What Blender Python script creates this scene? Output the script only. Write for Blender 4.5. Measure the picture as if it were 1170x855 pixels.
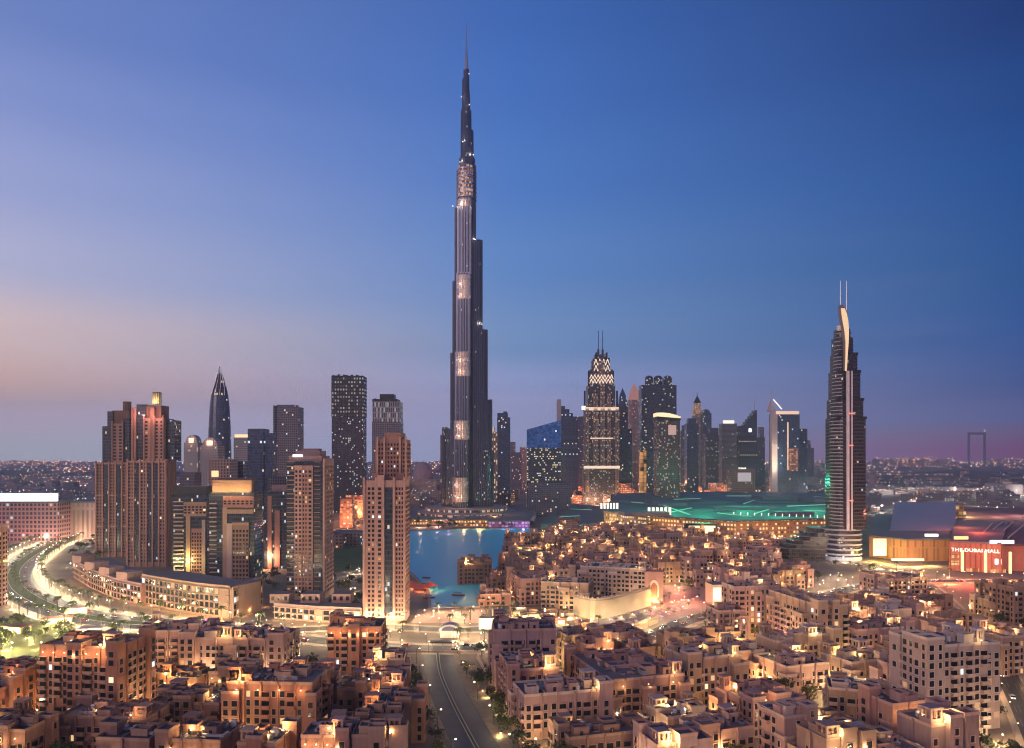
import bpy, math, random
from math import sin, cos, pi, radians, sqrt, atan2, floor, hypot
rnd = random.Random(7)
S = bpy.context.scene
for o in list(bpy.data.objects): bpy.data.objects.remove(o)
C = S.collection

# ------------------------------------------------------------------ camera
F, H, CX, CY = 900.0, 110.0, 585.0, 520.0      # focal length in photo pixels, camera height, principal column, horizon row
cam = bpy.data.cameras.new('camera'); camo = bpy.data.objects.new('camera', cam); C.objects.link(camo)
camo.location = (0, 0, H); camo.rotation_euler = (pi/2, 0, 0)
cam.sensor_width = 36; cam.lens = 36*F/1170; cam.shift_y = (CY-427.5)/1170
cam.clip_start = 1; cam.clip_end = 60000
S.camera = camo
# ------------------------------------------------------------------ view, sampling
S.view_settings.view_transform = 'Standard'; S.view_settings.look = 'None'
S.view_settings.exposure = 0.0; S.view_settings.gamma = 1
S.render.engine = 'CYCLES'
cy = S.cycles
cy.max_bounces = 5; cy.diffuse_bounces = 2; cy.glossy_bounces = 3; cy.transmission_bounces = 3; cy.volume_bounces = 0; cy.transparent_max_bounces = 6
cy.sample_clamp_indirect = 3; cy.sample_clamp_direct = 0; cy.use_denoising = True; cy.caustics_reflective = False; cy.caustics_refractive = False
cy.use_light_tree = True; cy.pixel_filter_type = 'BLACKMAN_HARRIS'; cy.filter_width = 1.15; cy.volume_step_rate = 4
# ------------------------------------------------------------------ sky
SUN_EL, SUN_AZ = 16, 148         # dusk glow, behind the camera and to its left (azimuth from +Y, towards -X)
W = bpy.data.worlds.new('World'); S.world = W; W.use_nodes = True
nt = W.node_tree; nt.nodes.clear(); N = nt.nodes; L = nt.links
def nd(t, **k):
    n = N.new(t)
    for a, b in k.items(): setattr(n, a, b)
    return n
def lin(c):
    f = lambda x: x/12.92 if x <= .04045 else ((x+.055)/1.055)**2.4
    return (f(c[0]/255), f(c[1]/255), f(c[2]/255), 1)
def math_n(op, a, b=None, c=None):
    n = N.new('ShaderNodeMath'); n.operation = op
    for i, x in enumerate((a, b, c)):
        if x is None: continue
        if isinstance(x, (int, float)): n.inputs[i].default_value = x
        else: L.new(x, n.inputs[i])
    return n.outputs[0]
tc = nd('ShaderNodeTexCoord'); sp = nd('ShaderNodeSeparateXYZ'); L.new(tc.outputs['Generated'], sp.inputs[0])
el = math_n('ARCSINE', sp.outputs[2])
az = math_n('ARCTAN2', sp.outputs[0], sp.outputs[1])
e01 = math_n('DIVIDE', math_n('MAXIMUM', el, 0.0), radians(40))
def ramp(stops):
    r = nd('ShaderNodeValToRGB'); cr = r.color_ramp; cr.interpolation = 'EASE'
    while len(cr.elements) > 1: cr.elements.remove(cr.elements[-1])
    for i, (e, c) in enumerate(stops):
        x = cr.elements[0] if i == 0 else cr.elements.new(e/40)
        x.position = e/40; x.color = lin(c)
    L.new(e01, r.inputs[0]); return r.outputs[0]
west = ramp([(0, (241, 243, 255)), (0.65, (241, 243, 255)), (2.16, (255, 233, 248)), (4.31, (255, 212, 197)), (7.4, (243, 214, 211)), (11.7, (189, 191, 225)), (16.76, (158, 170, 220)), (21.57, (131, 150, 211)), (25.64, (108, 133, 199)), (40, (86, 106, 159))])
mid = ramp([(0, (199, 206, 255)), (3.69, (199, 206, 255)), (5.08, (171, 188, 240)), (7.78, (122, 161, 213)), (13.74, (94, 141, 207)), (19.57, (74, 124, 201)), (25.02, (63, 112, 192)), (29.54, (56, 103, 182)), (40, (44, 82, 145))])
east = ramp([(0, (157, 72, 126)), (0.43, (157, 72, 126)), (1.24, (143, 104, 143)), (2.32, (103, 119, 184)), (4.48, (51, 94, 167)), (7.52, (7, 86, 161)), (11.73, (7, 84, 152)), (16.8, (7, 77, 149)), (21.61, (7, 65, 134)), (25.69, (7, 51, 116)), (40, (5, 40, 92))])
back = ramp([(0, (112,104,150)), (4, (140,122,160)), (9, (172,144,166)), (15, (166,148,178)), (24, (116,122,178)), (40, (60,86,152))])
def mixc(f, a, b):
    m = nd('ShaderNodeMix', data_type='RGBA')
    L.new(f, m.inputs[0]); L.new(a, m.inputs[6]); L.new(b, m.inputs[7]); return m.outputs[2]
def smooth(x, a, b):
    n = nd('ShaderNodeMapRange', interpolation_type='SMOOTHSTEP'); L.new(x, n.inputs[0])
    n.inputs[1].default_value = a; n.inputs[2].default_value = b; return n.outputs[0]
def linr(x, a, b):
    n = nd('ShaderNodeMapRange'); L.new(x, n.inputs[0])
    n.inputs[1].default_value = a; n.inputs[2].default_value = b; return n.outputs[0]
sky = mixc(linr(az, radians(-33), radians(0)), west, mid)
sky = mixc(linr(az, radians(0), radians(33)), sky, east)
sky = mixc(smooth(math_n('ABSOLUTE', az), radians(50), radians(120)), sky, back)
# faint high streaks of cloud
mp = nd('ShaderNodeMapping'); mp.inputs['Scale'].default_value = (2.2, 2.2, 16); mp.inputs['Rotation'].default_value = (0.05, 0.16, 0)
L.new(tc.outputs['Generated'], mp.inputs[0])
nz = nd('ShaderNodeTexNoise'); nz.inputs['Scale'].default_value = 1.6; nz.inputs['Detail'].default_value = 4; L.new(mp.outputs[0], nz.inputs[0])
cl = math_n('MULTIPLY', smooth(nz.outputs[0], .5, .8), math_n('MULTIPLY', smooth(el, radians(0.5), radians(5)), math_n('SUBTRACT', 1.0, smooth(el, radians(9), radians(18)))))
hz = nd('ShaderNodeRGB'); hz.outputs[0].default_value = lin((150,140,180))
sky = mixc(math_n('MULTIPLY', cl, .10), sky, hz.outputs[0])
nsk = nd('ShaderNodeTexSky'); nsk.sky_type = 'NISHITA'; nsk.sun_disc = False
nsk.sun_elevation = radians(1.5); nsk.sun_rotation = radians(-62); nsk.dust_density = 2
bg1 = nd('ShaderNodeBackground'); L.new(sky, bg1.inputs[0]); bg1.inputs[1].default_value = 1.0
bg2 = nd('ShaderNodeBackground'); L.new(nsk.outputs[0], bg2.inputs[0]); bg2.inputs[1].default_value = 0.01
ad = nd('ShaderNodeAddShader'); L.new(bg1.outputs[0], ad.inputs[0]); L.new(bg2.outputs[0], ad.inputs[1])
wo = nd('ShaderNodeOutputWorld'); L.new(ad.outputs[0], wo.inputs[0])
# ------------------------------------------------------------------ the last glow
sl = bpy.data.lights.new('sun', 'SUN'); sl.energy = 1.0; sl.angle = radians(22); sl.color = (1.0, .68, .64)
so = bpy.data.objects.new('sun', sl); C.objects.link(so)
a_ = radians(SUN_AZ); e_ = radians(SUN_EL)
from mathutils import Vector, Matrix
so.rotation_euler = Vector((-sin(a_)*cos(e_), cos(a_)*cos(e_), sin(e_))).to_track_quat('Z', 'Y').to_euler()

# ------------------------------------------------------------------ places
def gp(px, py, h=0.0):
    Y = F*(H-h)/(py-CY); return ((px-CX)/F*Y, Y)
def sx(px, Y): return (px-CX)/F*Y
def sz(py, Y): return H-(py-CY)/F*Y

# ------------------------------------------------------------------ materials
MATS = {}
def mat(name, col, rough=.8, metal=0.0, var=.18, scale=.25, emit=None, es=0, streak=0.0, spec=None):
    if name in MATS: return MATS[name]
    m = bpy.data.materials.new(name); m.use_nodes = True; t = m.node_tree; b = t.nodes['Principled BSDF']
    b.inputs['Roughness'].default_value = rough; b.inputs['Metallic'].default_value = metal
    if spec is not None: b.inputs['Specular IOR Level'].default_value = spec
    c = tuple(col)+(1,)
    if var:
        g = t.nodes.new('ShaderNodeNewGeometry'); mp = t.nodes.new('ShaderNodeMapping'); mp.inputs['Scale'].default_value = (1, 1, 1)
        n = t.nodes.new('ShaderNodeTexNoise'); n.inputs['Scale'].default_value = scale; n.inputs['Detail'].default_value = 5
        t.links.new(g.outputs['Position'], mp.inputs[0]); t.links.new(mp.outputs[0], n.inputs[0])
        mx = t.nodes.new('ShaderNodeMix'); mx.data_type = 'RGBA'
        mx.inputs[6].default_value = tuple(x*(1-var*1.6) for x in col)+(1,); mx.inputs[7].default_value = tuple(min(1, x*(1+var*1.6)) for x in col)+(1,)
        t.links.new(n.outputs[0], mx.inputs[0]); res = mx.outputs[2]
        if streak:      # rain streaks and dust, long and thin down the wall, and patches of old repair
            m2 = t.nodes.new('ShaderNodeMapping'); m2.inputs['Scale'].default_value = (.7, .7, .10); n2 = t.nodes.new('ShaderNodeTexNoise'); n2.inputs['Scale'].default_value = 1.0; n2.inputs['Detail'].default_value = 6; n2.inputs['Roughness'].default_value = .7
            t.links.new(g.outputs['Position'], m2.inputs[0]); t.links.new(m2.outputs[0], n2.inputs[0])
            r2 = t.nodes.new('ShaderNodeMapRange'); r2.inputs[1].default_value = .34; r2.inputs[2].default_value = .66; r2.inputs[3].default_value = 1-.26*streak; r2.inputs[4].default_value = 1+.10*streak; t.links.new(n2.outputs[0], r2.inputs[0])
            oi = t.nodes.new('ShaderNodeObjectInfo'); ra = t.nodes.new('ShaderNodeMapRange'); ra.inputs[3].default_value = 1-.22*streak; ra.inputs[4].default_value = 1+.22*streak; t.links.new(oi.outputs['Random'], ra.inputs[0])
            mm = t.nodes.new('ShaderNodeMath'); mm.operation = 'MULTIPLY'; t.links.new(r2.outputs[0], mm.inputs[0]); t.links.new(ra.outputs[0], mm.inputs[1])
            vm = t.nodes.new('ShaderNodeVectorMath'); vm.operation = 'SCALE'; t.links.new(res, vm.inputs[0]); t.links.new(mm.outputs[0], vm.inputs['Scale']); res = vm.outputs[0]
        t.links.new(res, b.inputs['Base Color'])
    else: b.inputs['Base Color'].default_value = c
    if emit:
        b.inputs['Emission Color'].default_value = tuple(emit)+(1,); b.inputs['Emission Strength'].default_value = es
        m.cycles.emission_sampling = 'NONE'
    MATS[name] = m; return m
def facade(name, wall, glass, bu, fv, wf=.7, hf=.6, lit=.06, litc=(1,.72,.42), ls=1.6, rough=.25, metal=.0, cool=.35, wrough=.7, cluster=0.0, wmetal=0.0):
    """a wall with a grid of window panes in metres (UV), some rooms lit"""
    if name in MATS: return MATS[name]
    m = bpy.data.materials.new(name); m.use_nodes = True; t = m.node_tree; b = t.nodes['Principled BSDF']; l = t.links
    def M(op, a, bb=None, cc=None):
        n = t.nodes.new('ShaderNodeMath'); n.operation = op
        for i, x in enumerate((a, bb, cc)):
            if x is None: continue
            if isinstance(x, (int, float)): n.inputs[i].default_value = x
            else: l.new(x, n.inputs[i])
        return n.outputs[0]
    uv = t.nodes.new('ShaderNodeUVMap'); s = t.nodes.new('ShaderNodeSeparateXYZ'); l.new(uv.outputs[0], s.inputs[0])
    oi = t.nodes.new('ShaderNodeObjectInfo')
    u = M('DIVIDE', s.outputs[0], bu); v = M('DIVIDE', s.outputs[1], fv)
    fu = M('FRACT', u); fvv = M('FRACT', v)
    mu = M('LESS_THAN', M('ABSOLUTE', M('SUBTRACT', fu, .5)), wf/2); mv = M('LESS_THAN', M('ABSOLUTE', M('SUBTRACT', fvv, .5)), hf/2)
    mask = M('MULTIPLY', mu, mv)
    geo = t.nodes.new('ShaderNodeNewGeometry'); gs = t.nodes.new('ShaderNodeSeparateXYZ'); l.new(geo.outputs['Normal'], gs.inputs[0])
    mask = M('MULTIPLY', mask, M('LESS_THAN', M('ABSOLUTE', gs.outputs[2]), .7))
    cv = t.nodes.new('ShaderNodeCombineXYZ'); l.new(M('FLOOR', u), cv.inputs[0]); l.new(M('FLOOR', v), cv.inputs[1]); l.new(M('MULTIPLY', oi.outputs['Random'], 91.7), cv.inputs[2])
    wn = t.nodes.new('ShaderNodeTexWhiteNoise'); wn.noise_dimensions = '3D'; l.new(cv.outputs[0], wn.inputs['Vector'])
    cs = t.nodes.new('ShaderNodeSeparateColor'); l.new(wn.outputs['Color'], cs.inputs[0])
    thr = 1-lit
    if cluster:
        nn = t.nodes.new('ShaderNodeTexNoise'); nn.inputs['Scale'].default_value = .16; l.new(cv.outputs[0], nn.inputs[0])
        thr = M('SUBTRACT', 1-lit, M('MULTIPLY', M('MAXIMUM', M('SUBTRACT', nn.outputs[0], .5), 0), cluster))
    on = M('GREATER_THAN', wn.outputs['Value'], thr)
    mx = t.nodes.new('ShaderNodeMix'); mx.data_type = 'RGBA'; l.new(mask, mx.inputs[0])
    gpn = t.nodes.new('ShaderNodeTexNoise'); gpn.inputs['Scale'].default_value = .05; l.new(geo.outputs['Position'], gpn.inputs[0])
    wc = t.nodes.new('ShaderNodeMix'); wc.data_type = 'RGBA'; l.new(gpn.outputs[0], wc.inputs[0]); wc.inputs[6].default_value = tuple(x*.8 for x in wall)+(1,); wc.inputs[7].default_value = tuple(x*1.2 for x in wall)+(1,)
    gc = t.nodes.new('ShaderNodeMix'); gc.data_type = 'RGBA'; l.new(cs.outputs[1], gc.inputs[0]); gc.inputs[6].default_value = tuple(x*.5 for x in glass)+(1,); gc.inputs[7].default_value = tuple(x*1.5 for x in glass)+(1,)
    l.new(wc.outputs[2], mx.inputs[6]); l.new(gc.outputs[2], mx.inputs[7]); l.new(mx.outputs[2], b.inputs['Base Color'])
    l.new(M('MULTIPLY_ADD', mask, rough-wrough, wrough), b.inputs['Roughness'])
    l.new(M('MULTIPLY_ADD', mask, metal-wmetal, wmetal), b.inputs['Metallic'])
    ec = t.nodes.new('ShaderNodeMix'); ec.data_type = 'RGBA'; l.new(M('LESS_THAN', cs.outputs[2], cool), ec.inputs[0]); ec.inputs[6].default_value = tuple(litc)+(1,); ec.inputs[7].default_value = (.75, .9, 1, 1)
    l.new(ec.outputs[2], b.inputs['Emission Color'])
    l.new(M('MULTIPLY', M('MULTIPLY', mask, on), M('MULTIPLY_ADD', cs.outputs[0], ls*.7, ls*.08)), b.inputs['Emission Strength'])
    m.cycles.emission_sampling = 'NONE'
    MATS[name] = m; return m
def glow(name, col, s): return mat(name, (.6, .55, .5), .6, 0, 0, emit=col, es=s)

# ------------------------------------------------------------------ mesh builder
class MB:
    def __init__(s): s.v = []; s.f = []; s.m = []; s.u = []
    def face(s, pts, m=0, uv=None):
        i = len(s.v); s.v += [tuple(p) for p in pts]; s.f.append(tuple(range(i, i+len(pts)))); s.m.append(m)
        if uv is None:
            a, b, c = pts[0], pts[1], pts[2]
            e1 = (b[0]-a[0], b[1]-a[1], b[2]-a[2]); e2 = (c[0]-a[0], c[1]-a[1], c[2]-a[2])
            nx = e1[1]*e2[2]-e1[2]*e2[1]; ny = e1[2]*e2[0]-e1[0]*e2[2]; nz = e1[0]*e2[1]-e1[1]*e2[0]
            h = hypot(nx, ny)
            if h <= abs(nz) or h == 0: uv = [(p[0], p[1]) for p in pts]
            else:
                tx, ty = -ny/h, nx/h
                uv = [(p[0]*tx+p[1]*ty, p[2]) for p in pts]
        s.u += uv
    def prism(s, poly, z0, z1, m=0, top=None, bot=False, poly2=None, cap=True):
        q = poly2 or poly; n = len(poly); acc = 0
        for i in range(n):
            a, b = poly[i], poly[(i+1) % n]; c, d = q[(i+1) % n], q[i]
            ln = hypot(b[0]-a[0], b[1]-a[1])
            s.face([(a[0], a[1], z0), (b[0], b[1], z0), (c[0], c[1], z1), (d[0], d[1], z1)], m, [(acc, z0), (acc+ln, z0), (acc+ln, z1), (acc, z1)])
            acc += ln
        if cap: s.face([(p[0], p[1], z1) for p in q], m if top is None else top)
        if bot: s.face([(p[0], p[1], z0) for p in reversed(poly)], m)
    def box(s, cx, cyy, w, d, z0, z1, r=0, m=0, top=None, bot=True, cap=True):
        s.prism(rect(cx, cyy, w, d, r), z0, z1, m, top, bot, cap=cap)
    def ring(s, prof, cx=0, cyy=0, n=16, m=0, cap=True, sxx=1, syy=1, r=0):
        P = [[(cx+(rad*cos(2*pi*k/n+r))*sxx, cyy+(rad*sin(2*pi*k/n+r))*syy, z) for k in range(n)] for rad, z in prof]
        for a, b in zip(P, P[1:]):
            for k in range(n):
                j = (k+1) % n; rr = hypot(a[k][0]-cx, a[k][1]-cyy); u0 = 2*pi*k/n*rr; u1 = 2*pi*(k+1)/n*rr
                s.face([a[k], a[j], b[j], b[k]], m, [(u0, a[k][2]), (u1, a[k][2]), (u1, b[k][2]), (u0, b[k][2])])
        if cap: s.face(P[-1], m)
    def bar(s, p, q, w, m=0, w2=None, n=4):
        p = Vector(p); q = Vector(q); d = (q-p); z = d.normalized()
        x = z.cross(Vector((0, 0, 1)) if abs(z.z) < .95 else Vector((1, 0, 0))).normalized(); y = z.cross(x)
        w2 = w if w2 is None else w2
        A = [p+(x*cos(2*pi*(k+.5)/n)+y*sin(2*pi*(k+.5)/n))*w for k in range(n)]; B = [q+(x*cos(2*pi*(k+.5)/n)+y*sin(2*pi*(k+.5)/n))*w2 for k in range(n)]
        for k in range(n):
            j = (k+1) % n; s.face([A[k], B[k], B[j], A[j]][::-1], m)
        s.face(B, m); s.face(A[::-1], m)
    def mesh(s, name, mats):
        me = bpy.data.meshes.new(name); me.from_pydata(s.v, [], s.f); me.polygons.foreach_set('material_index', s.m)
        ul = me.uv_layers.new(name='UVMap'); ul.data.foreach_set('uv', [x for p in s.u for x in p])
        for x in mats: me.materials.append(x)
        return me
    def obj(s, name, mats, parent=None, loc=None, rot=0, kind=None):
        if not isinstance(mats, (list, tuple)): mats = [mats]
        return link(name, s.mesh(name, mats), parent, loc, rot, kind)
def link(name, me, parent=None, loc=None, rot=0, kind=None, scale=None):
    o = bpy.data.objects.new(name, me); C.objects.link(o)
    if parent: o.parent = parent
    if loc: o.location = loc
    if rot: o.rotation_euler = (0, 0, rot)
    if scale: o.scale = scale
    if kind: o['kind'] = kind
    return o
def tag(o, label, cat, group=None):
    o['label'] = label; o['category'] = cat
    if group: o['group'] = group
    return o
def thing(name, label, cat, loc, rot=0, group=None):
    o = link(name, None, None, (loc[0], loc[1], loc[2] if len(loc) > 2 else 0), rot); return tag(o, label, cat, group)
def rect(cx, cyy, w, d, r=0):
    c, s_ = cos(r), sin(r)
    return [(cx+x*c-y*s_, cyy+x*s_+y*c) for x, y in ((-w/2, -d/2), (w/2, -d/2), (w/2, d/2), (-w/2, d/2))]
def stadium(L0, L1, w, ang, n=8, ox=0, oy=0):
    """rounded slab from L0 to L1 along ang, width w, round nose at L1"""
    c, s_ = cos(ang), sin(ang); r = w/2
    P = [(L0, -r)]+[(L1-r+r*cos(t), r*sin(t)) for t in [(-pi/2)+pi*k/n for k in range(n+1)]]+[(L0, r)]
    return [(ox+x*c-y*s_, oy+x*s_+y*c) for x, y in P]
def ngon(cx, cyy, r, n, a=0, sxx=1, syy=1): return [(cx+r*cos(2*pi*k/n+a)*sxx, cyy+r*sin(2*pi*k/n+a)*syy) for k in range(n)]
def curve_pts(pts, n=8):
    """Catmull-Rom through 2D points"""
    P = [pts[0]]+list(pts)+[pts[-1]]; out = []
    for i in range(1, len(P)-2):
        a, b, c, d = P[i-1], P[i], P[i+1], P[i+2]
        for k in range(n):
            t = k/n
            out.append(tuple(.5*((2*b[j])+(c[j]-a[j])*t+(2*a[j]-5*b[j]+4*c[j]-d[j])*t*t+(3*b[j]-a[j]-3*c[j]+d[j])*t**3) for j in range(2)))
    return out+[tuple(pts[-1])]
def offset(line, d):
    out = []
    for i, p in enumerate(line):
        a = line[max(0, i-1)]; b = line[min(len(line)-1, i+1)]; l = hypot(b[0]-a[0], b[1]-a[1]) or 1
        out.append((p[0]-(b[1]-a[1])/l*d, p[1]+(b[0]-a[0])/l*d))
    return out
def ribbon(name, line, w0, w1, z, m, kind='structure', parent=None, h=0):
    """a strip between lateral offsets w0 < w1 (to the left of travel is +)"""
    a = offset(line, w1); b = offset(line, w0); M_ = MB()
    for i in range(len(line)-1):
        M_.face([(*b[i], z+h), (*b[i+1], z+h), (*a[i+1], z+h), (*a[i], z+h)])
        if h:
            M_.face([(*b[i], z), (*b[i+1], z), (*b[i+1], z+h), (*b[i], z+h)]); M_.face([(*a[i+1], z), (*a[i], z), (*a[i], z+h), (*a[i+1], z+h)])
    return M_.obj(name, m, parent, kind=kind)
def inpoly(x, y, P):
    r = False; j = len(P)-1
    for i in range(len(P)):
        if (P[i][1] > y) != (P[j][1] > y) and x < (P[j][0]-P[i][0])*(y-P[i][1])/(P[j][1]-P[i][1])+P[i][0]: r = not r
        j = i
    return r
def lamp(parent, loc, power, col=(1, .62, .28), r=.4, name='lamp_light'):
    l = LAMPS.get((power, col, r))
    if not l:
        l = bpy.data.lights.new(name, 'POINT'); l.energy = power; l.color = col; l.shadow_soft_size = r; LAMPS[(power, col, r)] = l
    o = bpy.data.objects.new(name, l); C.objects.link(o); o.location = loc
    if parent: o.parent = parent
    return o
LAMPS = {}
WARM = (1, .60, .27); AMBER = (1, .5, .16); WHITE = (1, .82, .62); COOL = (.8, .9, 1)
# ------------------------------------------------------------------ ground, haze
GR = mat('ground_dust', (.15, .135, .135), .95, var=.35, scale=.02)
m_ = MB(); m_.face([(-14000, -900, 0), (14000, -900, 0), (14000, 13000, 0), (-14000, 13000, 0)]); m_.obj('ground', GR, kind='structure')
HAZE = 8.5e-5
hm = bpy.data.materials.new('haze_air'); hm.use_nodes = True; t_ = hm.node_tree; t_.nodes.clear()
pv = t_.nodes.new('ShaderNodeVolumePrincipled'); pv.inputs['Color'].default_value = (.72, .82, 1, 1); pv.inputs['Density'].default_value = HAZE; pv.inputs['Anisotropy'].default_value = .4
ou = t_.nodes.new('ShaderNodeOutputMaterial'); t_.links.new(pv.outputs[0], ou.inputs['Volume'])
if HAZE:
    m_ = MB(); m_.box(0, 6050, 29000, 14100, -1, 960); m_.obj('haze', hm, kind='stuff')

# ------------------------------------------------------------------ facade families
FB = facade('glass_blue', (.05, .065, .11), (.04, .07, .14), 3.2, 3.8, .82, .78, .018, ls=1.3, rough=.18, wrough=.4, cool=.45)
FD = facade('glass_dark', (.04, .045, .075), (.028, .036, .07), 3.0, 3.6, .72, .62, .04, ls=1.3, rough=.2, wrough=.45, cluster=.5)
FP = facade('stone_pale', (.30, .27, .28), (.05, .055, .075), 3.4, 3.6, .5, .55, .035, ls=1.3, cool=.3)
FR = facade('stone_rose', (.34, .22, .20), (.04, .045, .06), 3.4, 3.5, .46, .55, .05, ls=1.3, cool=.2)
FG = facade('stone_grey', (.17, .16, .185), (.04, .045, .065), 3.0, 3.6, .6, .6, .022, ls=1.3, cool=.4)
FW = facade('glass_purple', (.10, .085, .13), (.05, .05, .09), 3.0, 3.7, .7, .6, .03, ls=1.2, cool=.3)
FO = facade('office_lit', (.05, .055, .075), (.035, .05, .08), 2.6, 3.9, .86, .5, .16, litc=(1, .8, .5), ls=1.2, cluster=1.5, rough=.12, wrough=.3, cool=.15)
ROOF = mat('roof_grey', (.14, .135, .15), .8, scale=.1)
STEEL = mat('steel', (.45, .45, .48), .35, .9, .05)
DARK = mat('dark_metal', (.03, .032, .04), .4, .5, .1)
GOLD = glow('gold_glow', (1, .62, .25), 1.25)
PALEG = glow('pale_glow', (1, .88, .70), 1.3)
WHITEG = glow('white_glow', (.95, .97, 1), 1.9)
REDG = glow('red_glow', (1, .10, .06), 1.6)

# ------------------------------------------------------------------ the tallest tower, three wings stepping up in a spiral
def burj():
    Y = 1355; X = sx(533, Y); k = Y/F
    t = thing('skyscraper', 'tallest needle tower stepping up in rounded tiers to a thin spire behind the lake', 'skyscraper', (X, Y))
    fin = facade('fin_glass', (.085, .10, .155), (.025, .032, .055), 1.6, 3.6, .62, .86, .008, ls=.9, rough=.22, wrough=.35, wmetal=.85, cool=.2)
    fin2 = facade('fin_glass_low', (.085, .10, .155), (.025, .032, .055), 1.6, 3.6, .62, .86, .03, litc=(1, .8, .6), ls=1.0, rough=.22, wrough=.35, wmetal=.85, cool=.5)
    louv = mat('louvre_bronze', (.50, .38, .31), .45, .5, .1)
    Z = lambda py: sz(py, Y)
    A = radians(-101); B = radians(14); Cc = radians(158)
    def wing(ang, tiers, w):
        m = MB(); rb = MB()
        z0 = 0
        for (L, py, ww) in tiers:
            z1 = Z(py)
            m.prism(stadium(-6, L, ww, ang), z0, z1, 1 if z1 < Z(470) else 0, 2)
            P = stadium(-2, L+.25, ww+.5, ang, 14)
            for (a, c) in zip(P, P[1:]):
                ln = hypot(c[0]-a[0], c[1]-a[1]); nn = max(1, int(ln/3.6))
                for q in range(nn): rb.box(a[0]+(c[0]-a[0])*q/nn, a[1]+(c[1]-a[1])*q/nn, .75, .75, z0, z1+1.2, ang)
            z0 = z1
        w_ = m.obj('wing', [fin, fin2, ROOF], t); rb.obj('rib', [mat('rib_steel', (.115, .13, .19), .3, .9, 0)], w_); return w_
    wing(A, [(52, 545, 26), (44, 482, 25.5), (36, 405, 25), (29, 316, 24.5), (23, 236, 24), (17, 192, 23)], 26)
    wing(B, [(48, 515, 27), (44.5, 457, 26), (36.5, 377, 25), (27.5, 275, 24), (16, 190, 22), (12, 172, 18)], 26)
    wing(Cc, [(45, 490, 27), (29, 404, 26), (25, 322, 25), (21, 238, 24), (17.5, 196, 22), (13, 182, 18)], 26)
    # lit plant-floor bands round the front wing
    ca, sa = cos(A), sin(A)
    for (L, y0, y1, ww) in ((44, 345, 316, 25.6), (29.4, 345, 318, 25.4), (36.4, 432, 405, 26), (44.4, 503, 482, 26.4), (52.4, 572, 545, 27), (23.5, 240, 232, 25)):
        if (L, y0) == (44, 345): continue
        b = MB(); b.prism(stadium(L-14, L, ww, A), Z(y0), Z(y1), 0, 0); 
        for q in range(1, 5):
            zz = Z(y0)+(Z(y1)-Z(y0))*q/5
            b.prism(stadium(L-13, L+.5, ww+1, A), zz-.6, zz+.6, 1, 1)
        o = b.obj('plant_band', [louv, STEEL], t)
        for s_ in (-1, 1):
            for f in (.2, .7): lamp(o, (ca*(L+13)-sa*s_*10, sa*(L+13)+ca*s_*10, Z(y0)+(Z(y1)-Z(y0))*f), 6500, (1, .66, .42), 1.0)
    # ringed crown of lit floors below the upper shaft
    b = MB()
    for i in range(8):
        z0 = Z(228)+i*(Z(192)-Z(228))/8; h = (Z(192)-Z(228))/8
        b.prism(stadium(-16, 19.5, 29, A), z0, z0+h*.35, 0, 0, True); b.prism(stadium(-15, 18.4, 27, A), z0+h*.35, z0+h, 1, 1)
    b.obj('lit_floors', [STEEL, facade('ringed_rooms', (.35, .25, .22), (.2, .12, .1), 2.5, 6, .8, .95, .55, litc=(1, .55, .35), ls=.9, cool=0)], t)
    # upper shaft
    core = MB()
    for (x0, x1, ya, yb) in ((524.5, 543, 230, 182), (526.2, 541, 182, 150), (526.4, 538.6, 150, 127), (527.8, 537, 127, 104), (528.0, 536.2, 104, 91), (529.5, 536, 91, 80)):
        core.ring([((x1-x0)/2*k*1.04, Z(ya)), ((x1-x0)/2*k, Z(yb))], ((x0+x1)/2-533)*k, 0, 14, 0)
    core.obj('upper_shaft', [fin], t)
    for (px, py, pw) in ((527.6, 114, 5000), (536.5, 123, 5500), (536.2, 88, 3000), (529, 165, 6000), (541, 180, 7000), (526.0, 188, 6000), (543.5, 276, 8000), (551, 372, 9000), (518, 238, 5000)):
        b = MB(); b.box((px-533)*k, -10, 1.6, 1.6, Z(py), Z(py)+1); o = b.obj('ledge_light', [PALEG], t); lamp(o, ((px-533)*k, -14, Z(py)+4), pw*.6, (1, .75, .55), .6)
    sp = MB(); sp.ring([(3.6*k/1.5, Z(82)), (2.6, Z(66)), (1.6, Z(58)), (1.2, Z(50)), (.8, Z(38)), (.45, Z(26))], -.2*k, 0, 10); sp.obj('spire', [STEEL], t)
    # podium terraces
    p = MB()
    for (r, h) in ((100, 8), (84, 15), (70, 22)):
        p.ring([(r, 0 if r == 100 else h-8), (r, h)], 0, 0, 40, 0)
    p.obj('podium', [facade('podium_rooms', (.24, .20, .21), (.08, .07, .08), 3, 7, .8, .5, .4, litc=(1, .6, .35), ls=1.0, cool=.3)], t)
burj()

# ------------------------------------------------------------------ skyline helpers
def shaft(name, label, x0, x1, ytop, Y, dep, m, rot=0, group=None, cat='tower', roofm=None, steps=(), base_y=None):
    """a tower between columns x0..x1 of the photograph whose front stands at distance Y"""
    Xc = sx((x0+x1)/2, Y); w = (x1-x0)/F*Y; h = sz(ytop, Y)
    t = thing(name, label, cat, (Xc, Y+dep/2), rot, group)
    b = MB(); b.box(0, 0, w, dep, 0, h, 0, 0, 1); 
    for (a0, a1, yt, dd) in steps:
        b.box(((a0+a1)/2-(x0+x1)/2)/F*Y, 0, (a1-a0)/F*Y, dep*dd, 0 if yt > ytop else h, sz(yt, Y), 0, 0, 1)
    b.obj('shaft', [m, roofm or ROOF], t)
    return t, w, h
def rel(px, x0, x1, Y): return (px-(x0+x1)/2)/F*Y

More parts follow.
